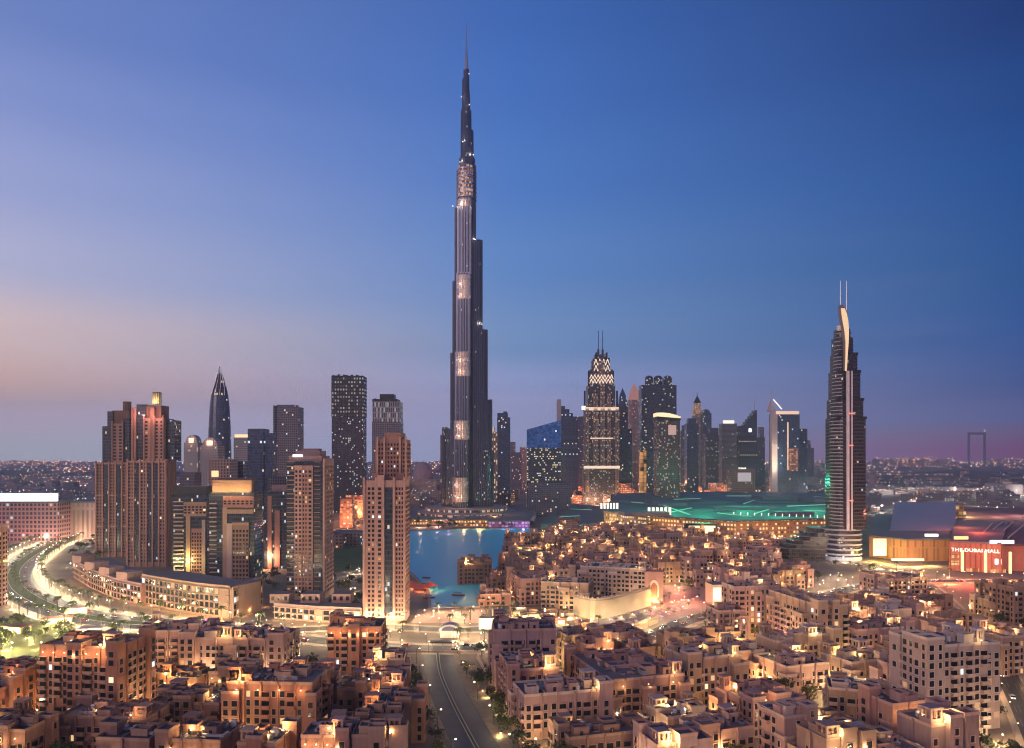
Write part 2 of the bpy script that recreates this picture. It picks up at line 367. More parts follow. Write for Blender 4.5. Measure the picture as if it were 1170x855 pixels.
# left of the tallest tower
def ogive():
    Y = 1500; x0, x1 = 238, 264; R = (x1-x0)/2/F*Y
    t = thing('skyscraper', 'dark blue bullet-shaped tower tapering to a latticed point', 'skyscraper', (sx(251, Y), Y))
    b = MB(); pr = [(R*1.0, 0), (R*.98, sz(520, Y)), (R*.93, sz(490, Y)), (R*.83, sz(465, Y)), (R*.72, sz(452, Y))]
    b.ring(pr, 0, 0, 20); b.obj('shaft', [FB], t)
    b = MB(); b.ring([(R*.72, sz(452, Y)), (R*.55, sz(443, Y)), (R*.36, sz(434, Y)), (R*.17, sz(426, Y)), (.3, sz(418, Y))], 0, 0, 20)
    b.obj('crown', [facade('lattice', (.07, .07, .09), (.02, .02, .03), 4.5, 6, .7, .7, .12, ls=1.0)], t)
    b = MB()
    for k in range(10):
        a = 2*pi*k/10; p = [(R*.73*cos(a), R*.73*sin(a), sz(452, Y)), (R*.56*cos(a+.15), R*.56*sin(a+.15), sz(443, Y)), (R*.37*cos(a+.3), R*.37*sin(a+.3), sz(434, Y)), (0, 0, sz(419, Y))]
        for q, r in zip(p, p[1:]): b.bar(q, r, .6)
    b.obj('rib', [STEEL], t)
ogive()
def arch_top(label, x0, x1, ytop, Y, m):
    yb = ytop+9
    t, w, h = shaft('tower', label, x0, x1, yb, Y, (x1-x0)/F*Y, m)
    b = MB(); d = w*.8; n = 10
    P = [(w*.42*cos(pi*k/n), sin(pi*k/n)*(sz(ytop, Y)-h)) for k in range(n+1)]
    for a, c in zip(P, P[1:]): b.face([(a[0], -d/2, h+a[1]), (a[0], d/2, h+a[1]), (c[0], d/2, h+c[1]), (c[0], -d/2, h+c[1])][::-1])
    for s_ in (-1, 1): b.face([(p[0], s_*d/2, h+p[1]) for p in (P if s_ > 0 else P[::-1])])
    b.obj('arched_crown', [FP], t)
    g = MB(); g.box(0, -d/2-.6, w*.34, 1, h, h+(sz(ytop, Y)-h)*.6); o = g.obj('crown_light', [glow('rose_glow', (1, .5, .3), 1.5)], t)
    lamp(o, (0, -d/2-8, h+5), 5000, (1, .5, .28), 1)
arch_top('slim pale tower with a lit arched crown right behind the twin rose towers', 210, 226, 497, 1250, FP)
arch_top('pale grey tower with a brightly lit domed crown in front of the bullet-shaped tower', 229, 249, 500, 1150, FP)
t, w, h = shaft('tower', 'pale slab tower with a lit cornice beside the bullet-shaped tower', 267, 284, 500, 1300, 26, FP)
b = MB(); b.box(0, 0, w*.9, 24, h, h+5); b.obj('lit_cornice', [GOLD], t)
shaft('tower', 'dark blue flat-topped slab with a lower stepped wing', 283, 301, 490, 1050, 26, FB, steps=((300, 310, 495, .8),))
t, w, h = shaft('tower', 'tall plain grey-blue slab tower standing alone between two rose towers', 313, 341, 465, 1200, 30, FG)
b = MB(); b.box(-w*.05, 0, w*.75, 20, h, h+3.5); b.box(-w*.47, -2, 2.4, 34, 0, h+2); b.obj('parapet', [FG], t)
def sparkle():
    Y = 1500; x0, x1 = 379, 415
    t, w, h = shaft('skyscraper', 'tall dark slab sparkling with rows of lit rooms under a ragged top', x0, x1, 430, Y, 34, facade('sparkle_low', (.06, .055, .075), (.035, .035, .055), 2.6, 3.5, .6, .55, .05, litc=(1, .85, .65), ls=1.2, cool=.5, cluster=.4))
    b = MB(); b.box(0, -17.6, w+.8, 1, sz(476, Y), h+.5); b.box(w/2+.1, 0, 1, 34, sz(476, Y), h+.4)
    b.obj('lit_upper_floors', [facade('sparkle_top', (.03, .03, .035), (.10, .09, .08), 5.2, 7, .5, .5, .4, litc=(.75, .68, .55), ls=.5, cool=.2)], t)
    b = MB()
    for i in range(12):
        b.box(-w/2+w*(i+.5)/12, -12, w/16, 6, h, h+rnd.uniform(1, 5.5))
    b.obj('roof_fin', [DARK], t)
sparkle()
def ringcrown():
    Y = 1300; x0, x1 = 425, 457
    t, w, h = shaft('skyscraper', 'dark stepped skyscraper with a pale banded crown behind the tallest near rose tower', x0, x1, 482, Y, 40, FG)
    b = MB(); b.box(0, 0, w*.97, 39, h, sz(459, Y)); b.obj('banded_floors', [facade('crown_band', (.30, .28, .30), (.05, .05, .06), 3.0, 9, .55, .8, .3, litc=(.8, .75, .65), ls=.5, cool=.5)], t)
    b = MB(); b.box(-w*.05, 0, w*.9, 36, sz(459, Y), sz(456, Y)); b.box(0, 0, w*.5, 24, sz(456, Y), sz(450, Y)); b.box(-w*.44, 0, 3, 20, sz(459, Y), sz(455, Y)); b.obj('crown', [DARK], t)
ringcrown()
shaft('tower', 'hazy rose tower stub hugging the left foot of the tallest tower', 503, 516, 497, 1750, 30, FR, steps=((505, 511, 488, .6),))
# pink dome and hall between the near rose tower and the tallest tower
def dome():
    Y = 2300; t = thing('hall', 'hazy pink domed hall on the skyline left of the tallest tower', 'hall', (sx(483, Y), Y))
    r = 11.5/F*Y; b = MB(); b.ring([(r, 0), (r, 50), (r*.9, 66), (r*.62, 80), (r*.3, 88), (.5, 91)], 0, 0, 18); b.obj('dome', [mat('pink_stone', (.30, .19, .22), .8)], t)
    b = MB(); b.box(0, -r, r*3, 20, 0, 40); b.obj('hall', [FR], t)
dome()
# right of the tallest tower
t, w, h = shaft('tower', 'slim blue glass tower right of the tallest tower with a paler top block', 568, 583, 477, 1900, 30, FB)
b = MB(); b.box(-w*.08, 0, w*.8, 24, h, sz(472, 1900)); b.box(w*.12, 0, w*.3, 12, h, sz(470, 1900)); b.obj('top_block', [FB], t)
shaft('tower', 'gold-lit narrow tower touching the right foot of the tallest tower', 561, 568, 494, 1650, 20, facade('gold_slot', (.30, .22, .18), (.2, .14, .08), 5, 5, .5, .9, .35, ls=1.3, cool=0), steps=((562, 565, 488, .5),))
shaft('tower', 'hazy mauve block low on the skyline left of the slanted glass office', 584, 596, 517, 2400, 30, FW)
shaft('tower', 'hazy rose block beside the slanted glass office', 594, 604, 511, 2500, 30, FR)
def slant():
    Y = 1450; x0, x1 = 602, 641; w = (x1-x0)/F*Y; d = 40
    t = thing('office_building', 'dark glass office with a slanted roofline and brightly lit lower floors', 'office', (sx((x0+x1)/2, Y), Y+d/2))
    zl, zr = sz(491, Y), sz(480, Y)
    b = MB()
    P = [(-w/2, -d/2), (w/2, -d/2), (w/2, d/2), (-w/2, d/2)]; zt = [zl, zr, zr, zl]
    zs_ = sz(512, Y)
    b.box(0, 0, w, d, 0, zs_, 0, 0, cap=False)
    for i in range(4):
        a, c = P[i], P[(i+1) % 4]; b.face([(*a, zs_), (*c, zs_), (*c, zt[(i+1) % 4]), (*a, zt[i])], 1)
    b.face([(*P[i], zt[i]) for i in range(4)], 2)
    b.obj('shaft', [FO, facade('sky_tint_glass', (.05, .10, .18), (.10, .30, .60), 2.6, 3.9, .94, .9, .012, rough=.08, wrough=.2, metal=.85), ROOF], t)  # upper glass tinted blue, the sky reflection put into its colour
    b = MB(); b.box(8, -30, w*1.2, 60, 0, sz(552, Y), 0, 0, 1); b.obj('podium', [FW, ROOF], t)
slant()
def sail():
    Y = 2000; t = thing('tower', 'curved sail-shaped tower with a tall pale blade wall on its edge', 'tower', (sx(648, Y), Y))
    k = Y/F; b = MB(); b.box((638.5-648)*k, 0, 4*k, 40, 0, sz(457, Y), 0, 0); b.obj('blade_wall', [mat('blade_stone', (.42, .36, .38), .6)], t)
    b = MB(); prof = [(641, 462), (645, 467), (650, 469), (654, 476), (658, 478), (660, 484)]
    for (xa, ya), (xb, yb) in zip(prof, prof[1:]):
        b.prism([((xa-648)*k, -18), ((xb-648)*k, -18), ((xb-648)*k, 18), ((xa-648)*k, 18)], 0, sz((ya+yb)/2, Y), 0)
    b.obj('shaft', [FB], t)
sail()
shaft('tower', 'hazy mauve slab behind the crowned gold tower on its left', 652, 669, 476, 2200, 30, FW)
def boulevard_tower():
    Y = 1750; k = Y/F; cx = 687.5
    t = thing('skyscraper', 'ornate stepped gold-lit skyscraper with a zigzag crown and twin masts', 'skyscraper', (sx(cx, Y), Y+25))
    warm = facade('deco_wall', (.34, .22, .17), (.07, .05, .05), 3.2, 3.8, .5, .6, .22, litc=(1, .6, .35), ls=1.0, cool=.1)
    darkb = facade('deco_dark', (.10, .08, .09), (.05, .045, .05), 3.0, 3.8, .6, .6, .14, litc=(1, .65, .4), ls=.9, cool=.15)
    b = MB()
    tiers = [(668, 708, 533, 50), (668.5, 706, 467, 46), (671.5, 703, 440, 42), (674, 701, 422, 36), (677.5, 698, 411, 28), (681, 695, 404, 20)]
    z0 = 0
    for (a, c, yt, d) in tiers:
        b.box(0, 0, (c-a)*k, d, z0, sz(yt, Y), 0, 0, 1); z0 = sz(yt, Y)
    b.obj('shaft', [darkb, ROOF], t)
    b = MB()
    for (a, c, yt, yb) in ((669, 673, 467, 562), (678, 683, 450, 535), (686, 691, 440, 535), (694, 698, 450, 535), (703, 707.5, 467, 562), (675, 678, 428, 467), (684, 691, 412, 440), (697, 700, 428, 467)):
        b.box(((a+c)/2-cx)*k, -25.5 if yt > 430 else -18, (c-a)*k, 3, sz(yb, Y), sz(yt, Y))
    b.obj('pier', [warm], t)
    # bright friezes: one straight, two zigzag
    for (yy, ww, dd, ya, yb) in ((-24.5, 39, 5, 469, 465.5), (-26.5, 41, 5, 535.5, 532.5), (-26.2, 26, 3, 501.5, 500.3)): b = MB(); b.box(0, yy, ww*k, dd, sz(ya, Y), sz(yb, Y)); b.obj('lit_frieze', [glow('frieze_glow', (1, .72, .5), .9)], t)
    for (a, c, y0, y1, n, dd) in ((674, 701, 438, 428, 7, 21), (679, 697, 424, 410, 4, 18)):
        b = MB()
        for i in range(n):
            xa = ((a+(c-a)*i/n)-cx)*k; xb = ((a+(c-a)*(i+1)/n)-cx)*k; xm = (xa+xb)/2
            for s_, z_ in ((0, sz(y0, Y)), (1, (sz(y0, Y)+sz(y1, Y))/2)):
                hh = (sz(y1, Y)-sz(y0, Y))/2
                b.bar((xa, -dd, z_), (xm, -dd, z_+hh), .9); b.bar((xm, -dd, z_+hh), (xb, -dd, z_), .9)
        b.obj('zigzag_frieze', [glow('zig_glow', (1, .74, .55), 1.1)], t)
    for xx, yt in ((685, 376), (690, 376)):
        b = MB(); b.ring([(2.6, sz(410, Y)), (2.4, sz(398, Y)), (.9, sz(397.5, Y)), (.7, sz(yt, Y))], (xx-cx)*k, 0, 8); b.obj('mast', [DARK], t)
    for xx, ya, yb in ((679, 422, 409), (696.5, 422, 408), (673.5, 442, 423), (701.5, 442, 423), (668.8, 467, 446), (706, 467, 446), (682, 412, 402), (694, 412, 402)): b = MB(); b.box((xx-cx)*k, -10, 2*k, 4, sz(ya, Y), sz(yb, Y)); b.obj('pinnacle', [DARK], t)
    b = MB(); b.box((667-cx)*k, -20, 4*k, 8, sz(468, Y), sz(464, Y)); b.obj('corner_light', [WHITEG], t)
    for xx in (672, 681, 695, 704): lamp(t, ((xx-cx)*k, -45, 10), 60000, (1, .55, .3), 2)
boulevard_tower()
def pointed(label, x0, x1, yt, ys, Y, m, cm):
    t, w, h = shaft('tower', label, x0, x1, ys, Y, (x1-x0)/F*Y, m)
    b = MB(); b.prism(rect(0, 0, w*.94, w*.94), h, h+(sz(yt, Y)-h)*.55, 0, 0, poly2=rect(0, 0, w*.6, w*.6)); b.prism(rect(0, 0, w*.6, w*.6), h+(sz(yt, Y)-h)*.55, sz(yt, Y), 0, 0, poly2=rect(0, 0, .6, .6))
    b.obj('pointed_crown', [cm], t); return t
pointed('slender dark tower with a pointed blue crown just right of the zigzag-crowned tower', 706.5, 717.5, 443, 462, 2100, FD, FB)
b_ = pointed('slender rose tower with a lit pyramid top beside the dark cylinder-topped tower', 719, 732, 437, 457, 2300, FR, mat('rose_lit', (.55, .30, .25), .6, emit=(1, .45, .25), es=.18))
shaft('tower', 'squat dark office tower at the foot of the two pointed towers', 706, 722, 490, 1900, 30, FB)
shaft('tower', 'low orange-lit block glowing at the foot of the rose pyramid tower', 731, 738.5, 515, 1850, 12, facade('orange_block', (.5, .28, .14), (.3, .14, .05), 9, 9, .9, .9, .8, litc=(1, .45, .16), ls=.9, cool=0))
def drums():
    Y = 1850; x0, x1 = 733, 773; k = Y/F
    t, w, h = shaft('skyscraper', 'broad dark skyscraper topped by a row of rounded drums and scattered lit rooms', x0, x1, 440, Y, 44, FD)
    for i, (a, c) in enumerate(((738, 747.5), (748, 758.5), (759, 769))):
        b = MB(); r = (c-a)/2*k; b.ring([(r, h), (r, sz(432, Y)), (r*.8, sz(430, Y)), (r*.4, sz(428.8, Y))], ((a+c)/2-753)*k, -8, 16); b.obj('roof_drum', [FD], t)
drums()
def swoop():
    Y = 1500; x0, x1 = 751, 777; k = Y/F
    t, w, h = shaft('skyscraper', 'dark tower with a glowing swooped crown in front of the drum-topped tower', x0, x1, 480, Y, 40, facade('swoop_wall', (.12, .075, .08), (.05, .035, .045), 2.6, 3.6, .6, .6, .12, litc=(1, .6, .45), ls=.9, cool=.1))
    b = MB(); n = 10
    def top(i): return 470.5+1.2*((i/n-.35)**2)*8
    for i in range(n):
        xa, xb = -w/2-1+(w+2)*i/n, -w/2-1+(w+2)*(i+1)/n
        b.prism([(xa, -22), (xb, -22), (xb, 22), (xa, 22)], sz(480.5, Y), sz(478.2-2.2*(1-i/n), Y), 1, 1, True)
        b.prism([(xa, -20), (xb, -20), (xb, 18), (xa, 18)], sz(478.2-2.2*(1-i/n), Y), sz(top(i), Y)-.4*i/n*(20-i), 0, 1)
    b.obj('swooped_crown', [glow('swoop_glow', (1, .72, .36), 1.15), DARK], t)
    b = MB(); b.box(4*k, -20.5, 9*k, 1, sz(497, Y), sz(486, Y)); b.obj('lit_lobby', [glow('salmon_glow', (1, .4, .3), .35)], t)
swoop()
shaft('tower', 'dark blue tower with a small bright beacon right of the swooped crown', 785, 798, 484, 2200, 34, FB, steps=((787, 796, 478, .7),))
def clock():
    Y = 2500; k = Y/F; cx = 796.5
    t = thing('tower', 'slim gold clock-tower-like skyscraper with a dark pointed cap', 'tower', (sx(cx, Y), Y))
    b = MB(); b.box(0, 0, 12.5*k, 30, 0, sz(486, Y)); b.box(0, 0, 10*k, 26, sz(486, Y), sz(475, Y)); b.obj('shaft', [FP], t)
    b = MB(); b.box(0, 0, 9.5*k, 24, sz(475, Y), sz(468, Y)); b.box(0, 0, 7*k, 20, sz(468, Y), sz(461, Y)); b.obj('lit_lantern', [facade('lantern', (.42, .25, .16), (.4, .2, .08), 5, 6, .6, .7, .7, ls=.8, cool=0)], t)
    b = MB(); b.prism(rect(0, 0, 8*k, 20), sz(461, Y), sz(453, Y), 0, poly2=rect(0, 0, 1.2*k, 2)); b.ring([(1.6, sz(454, Y)), (.6, sz(448, Y))], 0, 0, 6); b.obj('cap', [DARK], t)
clock()
t, w, h = shaft('tower', 'round-shouldered blue tower tucked right of the clock-tower-like skyscraper', 803, 813, 472, 2450, 30, FB); b = MB(); b.ring([(w/2, h), (w*.4, h+8), (w*.15, h+12)], 0, 0, 12); b.obj('cap', [FB], t)
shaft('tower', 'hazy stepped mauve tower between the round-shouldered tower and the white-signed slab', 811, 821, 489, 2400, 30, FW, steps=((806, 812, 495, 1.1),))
t, w, h = shaft('tower', 'grey slab with a bright white band of light along its top', 825, 842, 484, 2300, 34, FG)
b = MB(); b.box(-w*.05, -16, w*.72, 5, h, h+9); b.obj('lit_sign_band', [PALEG], t)
def slope_top():
    Y = 2300; k = Y/F; t = thing('tower', 'dark tower cut by a steep sloping top with a needle mast', 'tower', (sx(853, Y), Y))
    b = MB(); n = 8
    for i in range(n):
        xa = 843+(863-843)*i/n; xb = 843+(863-843)*(i+1)/n; y = 487-21*max(0, (i-1.5)/(n-1.5))
        b.prism([((xa-853)*k, -16), ((xb-853)*k, -16), ((xb-853)*k, 16), ((xa-853)*k, 16)], 0, sz(y, Y), 0)
    b.obj('shaft', [FD], t)
    b = MB(); b.bar((9*k, 0, sz(470, Y)), (9.4*k, 0, sz(456, Y)), 1.2, w2=.4, n=6); b.obj('mast', [STEEL], t)
    b = MB(); b.box(2*k, -17, 3*k, 2, sz(494, Y), sz(490, Y)); b.obj('beacon', [WHITEG], t)
slope_top()
shaft('tower', 'hazy purple stub right of the sloping-topped tower', 864, 874, 500, 2500, 30, FW)
def wing_tower():
    Y = 1950; k = Y/F; cx = 894
    t = thing('skyscraper', 'dark glass skyscraper with a pale floodlit edge column and a raked spire', 'skyscraper', (sx(cx, Y), Y))
    lime = mat('lime_stone', (.52, .44, .42), .7)
    b = MB(); b.box((896-cx)*k, 0, 28*k, 44, 0, sz(473, Y), 0, 0, 1); b.obj('shaft', [FB, ROOF], t)
    b = MB(); b.box((881.5-cx)*k, -16, 6.5*k, 14, 0, sz(470, Y)); b.obj('edge_column', [lime], t)
    b = MB(); b.prism([((878-cx)*k, -15), ((884-cx)*k, -15), ((884-cx)*k, 15), ((878-cx)*k, 15)], sz(470, Y), sz(457, Y), 0, poly2=[((880.5-cx)*k, -2), ((881.5-cx)*k, -2), ((881.5-cx)*k, 2), ((880.5-cx)*k, 2)])
    b.bar(((881-cx)*k, 0, sz(458, Y)), ((881-cx)*k, 0, sz(446, Y)), .8, n=6); b.obj('spire', [lime], t)
    b = MB(); b.bar(((881.5-cx)*k, -14, sz(457, Y)), ((891-cx)*k, -14, sz(468, Y)), 1.6); b.obj('raked_light', [PALEG], t)
    b = MB(); b.box((896-cx)*k, -23, 26*k, 2, sz(474, Y), sz(470.5, Y)); b.box((896.5-cx)*k, -23, 1.2*k, 2, sz(537, Y), sz(483, Y)); b.obj('light_strip', [glow('amber_strip', (1, .6, .35), .8)], t)
    for yy in (530, 520, 508): lamp(t, ((881.5-cx)*k, -40, sz(yy+4, Y)), 30000 if yy == 530 else 14000, (1, .85, .6), 1.5)
    b = MB(); b.box((902-cx)*k, -23.5, 12*k, 1, sz(538, Y), sz(512, Y)); b.obj('lit_rooms', [facade('rust_rooms', (.25, .12, .10), (.3, .15, .10), 5, 5, .8, .5, .4, litc=(1, .5, .3), ls=.9, cool=0)], t)
    t, w, h = shaft('tower', 'lower dark twin of the floodlit-edge skyscraper, joined by a lit bar', 911, 922.5, 490, 2000, 36, FB)
    b = MB(); b.box(rel(911, 911, 922.5, 2000), -19, 3, 3, 0, sz(492, 2000)); b.obj('light_strip', [glow('amber_strip', (1, .6, .35), .8)], t)
    lamp(t, (rel(911, 911, 922.5, 2000), -40, 12), 40000, (1, .9, .7), 1.5)
wing_tower()
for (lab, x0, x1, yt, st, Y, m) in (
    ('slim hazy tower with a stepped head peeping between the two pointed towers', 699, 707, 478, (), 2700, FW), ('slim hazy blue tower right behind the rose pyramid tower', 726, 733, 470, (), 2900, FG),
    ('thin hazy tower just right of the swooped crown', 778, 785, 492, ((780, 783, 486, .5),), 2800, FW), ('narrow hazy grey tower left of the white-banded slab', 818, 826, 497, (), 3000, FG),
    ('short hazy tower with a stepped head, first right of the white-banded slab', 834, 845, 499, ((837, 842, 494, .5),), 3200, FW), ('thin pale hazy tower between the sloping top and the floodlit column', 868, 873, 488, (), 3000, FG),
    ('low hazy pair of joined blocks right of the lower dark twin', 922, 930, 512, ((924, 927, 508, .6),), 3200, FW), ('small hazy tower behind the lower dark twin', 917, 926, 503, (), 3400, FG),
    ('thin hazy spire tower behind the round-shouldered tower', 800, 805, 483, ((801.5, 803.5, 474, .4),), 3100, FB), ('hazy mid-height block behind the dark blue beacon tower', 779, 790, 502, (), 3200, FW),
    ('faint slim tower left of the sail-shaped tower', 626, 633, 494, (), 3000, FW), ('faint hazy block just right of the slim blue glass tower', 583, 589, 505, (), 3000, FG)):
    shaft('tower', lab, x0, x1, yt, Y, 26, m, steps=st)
def frame():
    Y = 7500; k = Y/F; t = thing('frame_building', 'giant hollow picture-frame building on the far right horizon', 'landmark', (sx(1116, Y), Y))
    b = MB(); m = mat('frame_haze_tone', (.2, .17, .24), .6)  # frame colour lifted towards the haze to look fainter
    b.box(-9*k, 0, 1.7*k, 20, 0, sz(494, Y)); b.box(9*k, 0, 1.7*k, 20, 0, sz(494, Y)); b.box(0, 0, 16.3*k, 20, sz(497, Y), sz(494.2, Y)); b.obj('portal', [m], t)
    b = MB(); b.box(9*k, 0, 4, 20, sz(494, Y), sz(491, Y)); b.obj('roof_light', [glow('frame_glow', (1, .8, .7), .5)], t)
frame()
# ------------------------------------------------------------------ setting: lake, quays, roads
def poly_obj(name, P, z, m, kind='structure', h=0):
    b = MB()
    A = sum(P[i][0]*P[(i+1) % len(P)][1]-P[(i+1) % len(P)][0]*P[i][1] for i in range(len(P)))
    if A < 0: P = P[::-1]
    if h: b.prism(P, z, z+h)
    else: b.face([(*p, z) for p in P])
    return b.obj(name, m, kind=kind)
ASPH = mat('asphalt', (.04, .04, .046), .6, var=.4, scale=.12)
PAVE = mat('paving', (.34, .27, .21), .8, var=.25, scale=.15)
PINKPAVE = mat('pink_paving', (.42, .24, .18), .8, var=.2, scale=.2)
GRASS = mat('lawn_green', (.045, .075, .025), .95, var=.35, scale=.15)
KERB = mat('kerb_stone', (.42, .38, .33), .8, var=.1)
PAINT = mat('road_paint', (.26, .25, .24), .7, var=.1)
QUAY = mat('quay_stone', (.30, .24, .20), .8, var=.2)
LAKE = [gp(*p) for p in ((452, 612), (470, 607), (530, 605), (612, 604), (620, 622), (585, 634), (560, 655), (556, 684), (546, 694), (493, 695), (491, 676), (474, 658), (460, 646), (450, 630))]
wm = bpy.data.materials.new('lake_water'); wm.use_nodes = True; t_ = wm.node_tree; b_ = t_.nodes['Principled BSDF']
b_.inputs['Base Color'].default_value = (.035, .60, .68, 1); b_.inputs['Roughness'].default_value = .42; b_.inputs['IOR'].default_value = 1.33
n_ = t_.nodes.new('ShaderNodeTexNoise'); n_.inputs['Scale'].default_value = .35; n_.inputs['Detail'].default_value = 3; g_ = t_.nodes.new('ShaderNodeNewGeometry'); t_.links.new(g_.outputs['Position'], n_.inputs[0])
bu_ = t_.nodes.new('ShaderNodeBump'); bu_.inputs['Strength'].default_value = .25; bu_.inputs['Distance'].default_value = .5; t_.links.new(n_.outputs[0], bu_.inputs['Height']); t_.links.new(bu_.outputs[0], b_.inputs['Normal'])
poly_obj('lake', LAKE, .06, wm)
LK = LAKE+[LAKE[0]]
ribbon('quay', LK, -1.2 if False else 0, 2.2, 0, QUAY, h=.9)
# paved town ground under the near districts
TOWN = [(-420, 200), (420, 200), (420, 900), (260, 1150), (-200, 1150), (-520, 900)]
poly_obj('town_paving', [p for p in TOWN], .004, mat('town_ground', (.22, .165, .12), .9, var=.3, scale=.05))
def road(name, pts, w, z=.02, median=None, paint=True, walk=3.0, lamps=None, wmat=None):
    line = curve_pts([gp(*p) for p in pts], 10)
    ribbon(name, line, -w/2, w/2, z, ASPH)
    if walk:
        for s_ in (-1, 1):
            a, b = (w/2, w/2+walk) if s_ > 0 else (-w/2-walk, -w/2)
            ribbon('pavement', line, a, b, 0, wmat or PAVE, h=.14)
    if median:
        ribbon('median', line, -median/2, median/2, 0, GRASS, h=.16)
        for s_ in (-1, 1): ribbon('kerb', line, s_*median/2-.2, s_*median/2+.2, 0, KERB, h=.2)
    if paint:
        o_ = (median or 0)/2
        for s_ in (-1, 1):
            for f in (.34, .67):
                d = s_*(o_+(w/2-o_)*f); M_ = MB(); l1 = offset(line, d-.08); l2 = offset(line, d+.08)
                for i in range(0, len(line)-1, 2): M_.face([(*l1[i], z+.008), (*l1[i+1], z+.008), (*l2[i+1], z+.008), (*l2[i], z+.008)])
                M_.obj('lane_marking', PAINT, kind='structure')
    return line
RAMP = road('approach_road', [(585, 925), (541, 848), (516, 800), (503, 768), (500, 746)], 17, median=1.4, walk=4, paint=False, wmat=mat('verge_sand', (.22, .165, .12), .9, var=.3, scale=.3))
BRIDGE = road('crossing_road', [(150, 733), (300, 728), (430, 738), (505, 742), (570, 740), (640, 742)], 15, z=.03, walk=5)
BOUL = road('curved_boulevard', [(300, 728), (205, 716), (110, 707), (50, 690), (18, 668), (22, 645), (60, 622), (112, 607), (170, 598)], 30, z=.04, median=9, walk=9)
SIDE = road('far_boulevard', [(300, 722), (420, 716), (520, 720), (600, 716), (660, 722)], 12, z=.05, walk=4)
MALLRD = road('mall_road', [(1250, 668), (1090, 664), (1000, 668), (900, 690), (800, 705), (720, 735), (640, 742)], 14, z=.06, walk=4)
EASTRD = road('garden_road', [(1200, 880), (1165, 800), (1130, 740), (1085, 690), (1060, 668)], 10, z=.07, walk=2.5)
poly_obj('waterfront_plaza', [gp(*p) for p in ((478, 696), (552, 694), (560, 712), (470, 712))], .03, PINKPAVE)
poly_obj('souk_plaza', [gp(*p) for p in ((560, 695), (700, 690), (790, 700), (760, 735), (650, 738), (570, 732))], .018, PAVE)
poly_obj('market_square', [gp(*p) for p in ((740, 668), (830, 672), (820, 712), (740, 706))], .022, mat('red_paving', (.42, .22, .20), .7, var=.2))
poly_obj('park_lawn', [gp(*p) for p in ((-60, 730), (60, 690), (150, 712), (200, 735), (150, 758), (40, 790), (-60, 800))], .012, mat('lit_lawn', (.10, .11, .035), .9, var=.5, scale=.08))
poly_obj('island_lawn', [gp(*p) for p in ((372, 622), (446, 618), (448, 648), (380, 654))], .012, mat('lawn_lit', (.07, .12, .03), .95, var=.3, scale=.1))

# ------------------------------------------------------------------ windows
PANE = mat('pane_dark', (.018, .02, .028), .12, 0, .0)
WINWARM = [mat('pane_lit%d' % i, (.2, .15, .1), .5, 0, 0, emit=c, es=s) for i, (c, s) in enumerate((((1, .62, .28), .9), ((1, .78, .5), 1.4), ((1, .5, .22), .5), ((.8, .92, 1), 1.2)))]
WMESH = {}
CAMV = Vector((0, 0, H))
def wparts(w, h, fr, d=.22):
    """quads of one window: pane plus a proud surround, in its own plane (x, z), facing -y"""
    q = [([(-w/2, -.03, 0), (w/2, -.03, 0), (w/2, -.03, h), (-w/2, -.03, h)], 0)]
    if fr:
        for (xa, xb, za, zb, dd) in ((-w/2-fr, w/2+fr, -fr*1.3, 0, d*1.5), (-w/2-fr, w/2+fr, h, h+fr, d), (-w/2-fr, -w/2, 0, h, d), (w/2, w/2+fr, 0, h, d)):
            q += [([(xa, -dd, za), (xb, -dd, za), (xb, -dd, zb), (xa, -dd, zb)], 1), ([(xa, -dd, zb), (xb, -dd, zb), (xb, 0, zb), (xa, 0, zb)], 1), ([(xa, 0, za), (xb, 0, za), (xb, -dd, za), (xa, -dd, za)], 1),
                  ([(xa, 0, za), (xa, -dd, za), (xa, -dd, zb), (xa, 0, zb)], 1), ([(xb, -dd, za), (xb, 0, za), (xb, 0, zb), (xb, -dd, zb)], 1)]
    return q
def wmesh(w, h, fr, li, fm):
    key = (round(w, 2), round(h, 2), fr, li, fm.name)
    if key not in WMESH:
        b = MB()
        for q, m in wparts(w, h, fr): b.face(q, m)
        WMESH[key] = b.mesh('window', [PANE if li < 0 else WINWARM[li], fm])
    return WMESH[key]
class Wins:
    def __init__(s, parent, fm, cap=100, lit=.06): s.p = parent; s.fm = fm; s.cap = cap; s.lit = lit; s.L = []
    def add(s, x, y, z, ang, w, h, fr=.2):
        r = rnd.random(); li = -1 if r > s.lit else rnd.choice((0, 0, 1, 2, 2, 3)); s.L.append((x, y, z, ang, w, h, fr, li))
    def grid(s, p, ang, width, z0, z1, nx, nz, wf=.5, hf=.55, fr=.2, skip=None):
        """nx by nz windows on a wall that starts at p and runs along ang"""
        c, d = cos(ang), sin(ang)
        for i in range(nx):
            for j in range(nz):
                if skip and skip(i, j): continue
                u = width*(i+.5)/nx; st = (z1-z0)/nz
                s.add(p[0]+c*u, p[1]+d*u, z0+st*(j+.5-hf/2), ang, width/nx*wf, st*hf, fr)
    def done(s):
        Mx = Matrix.LocRotScale(s.p.location, s.p.rotation_euler, None)
        Lw = []
        for q in s.L:
            P = Mx @ Vector(q[:3]); Lw.append(((P-CAMV).length, q))
        Lw.sort(key=lambda a: a[0])
        for _, (x, y, z, a, w, h, fr, li) in Lw[:s.cap]:
            o = link('window', wmesh(w, h, fr, li, s.fm), s.p, (x, y, z), a)
        rest = Lw[s.cap:]
        if rest:
            b = MB()
            for _, (x, y, z, a, w, h, fr, li) in rest:
                c, d = cos(a), sin(a)
                for q, m in wparts(w, h, fr): b.face([(x+p[0]*c-p[1]*d, y+p[0]*d+p[1]*c, z+p[2]) for p in q], 5 if m else li+1)
            b.obj('window', [PANE]+WINWARM+[s.fm], s.p, kind='stuff')

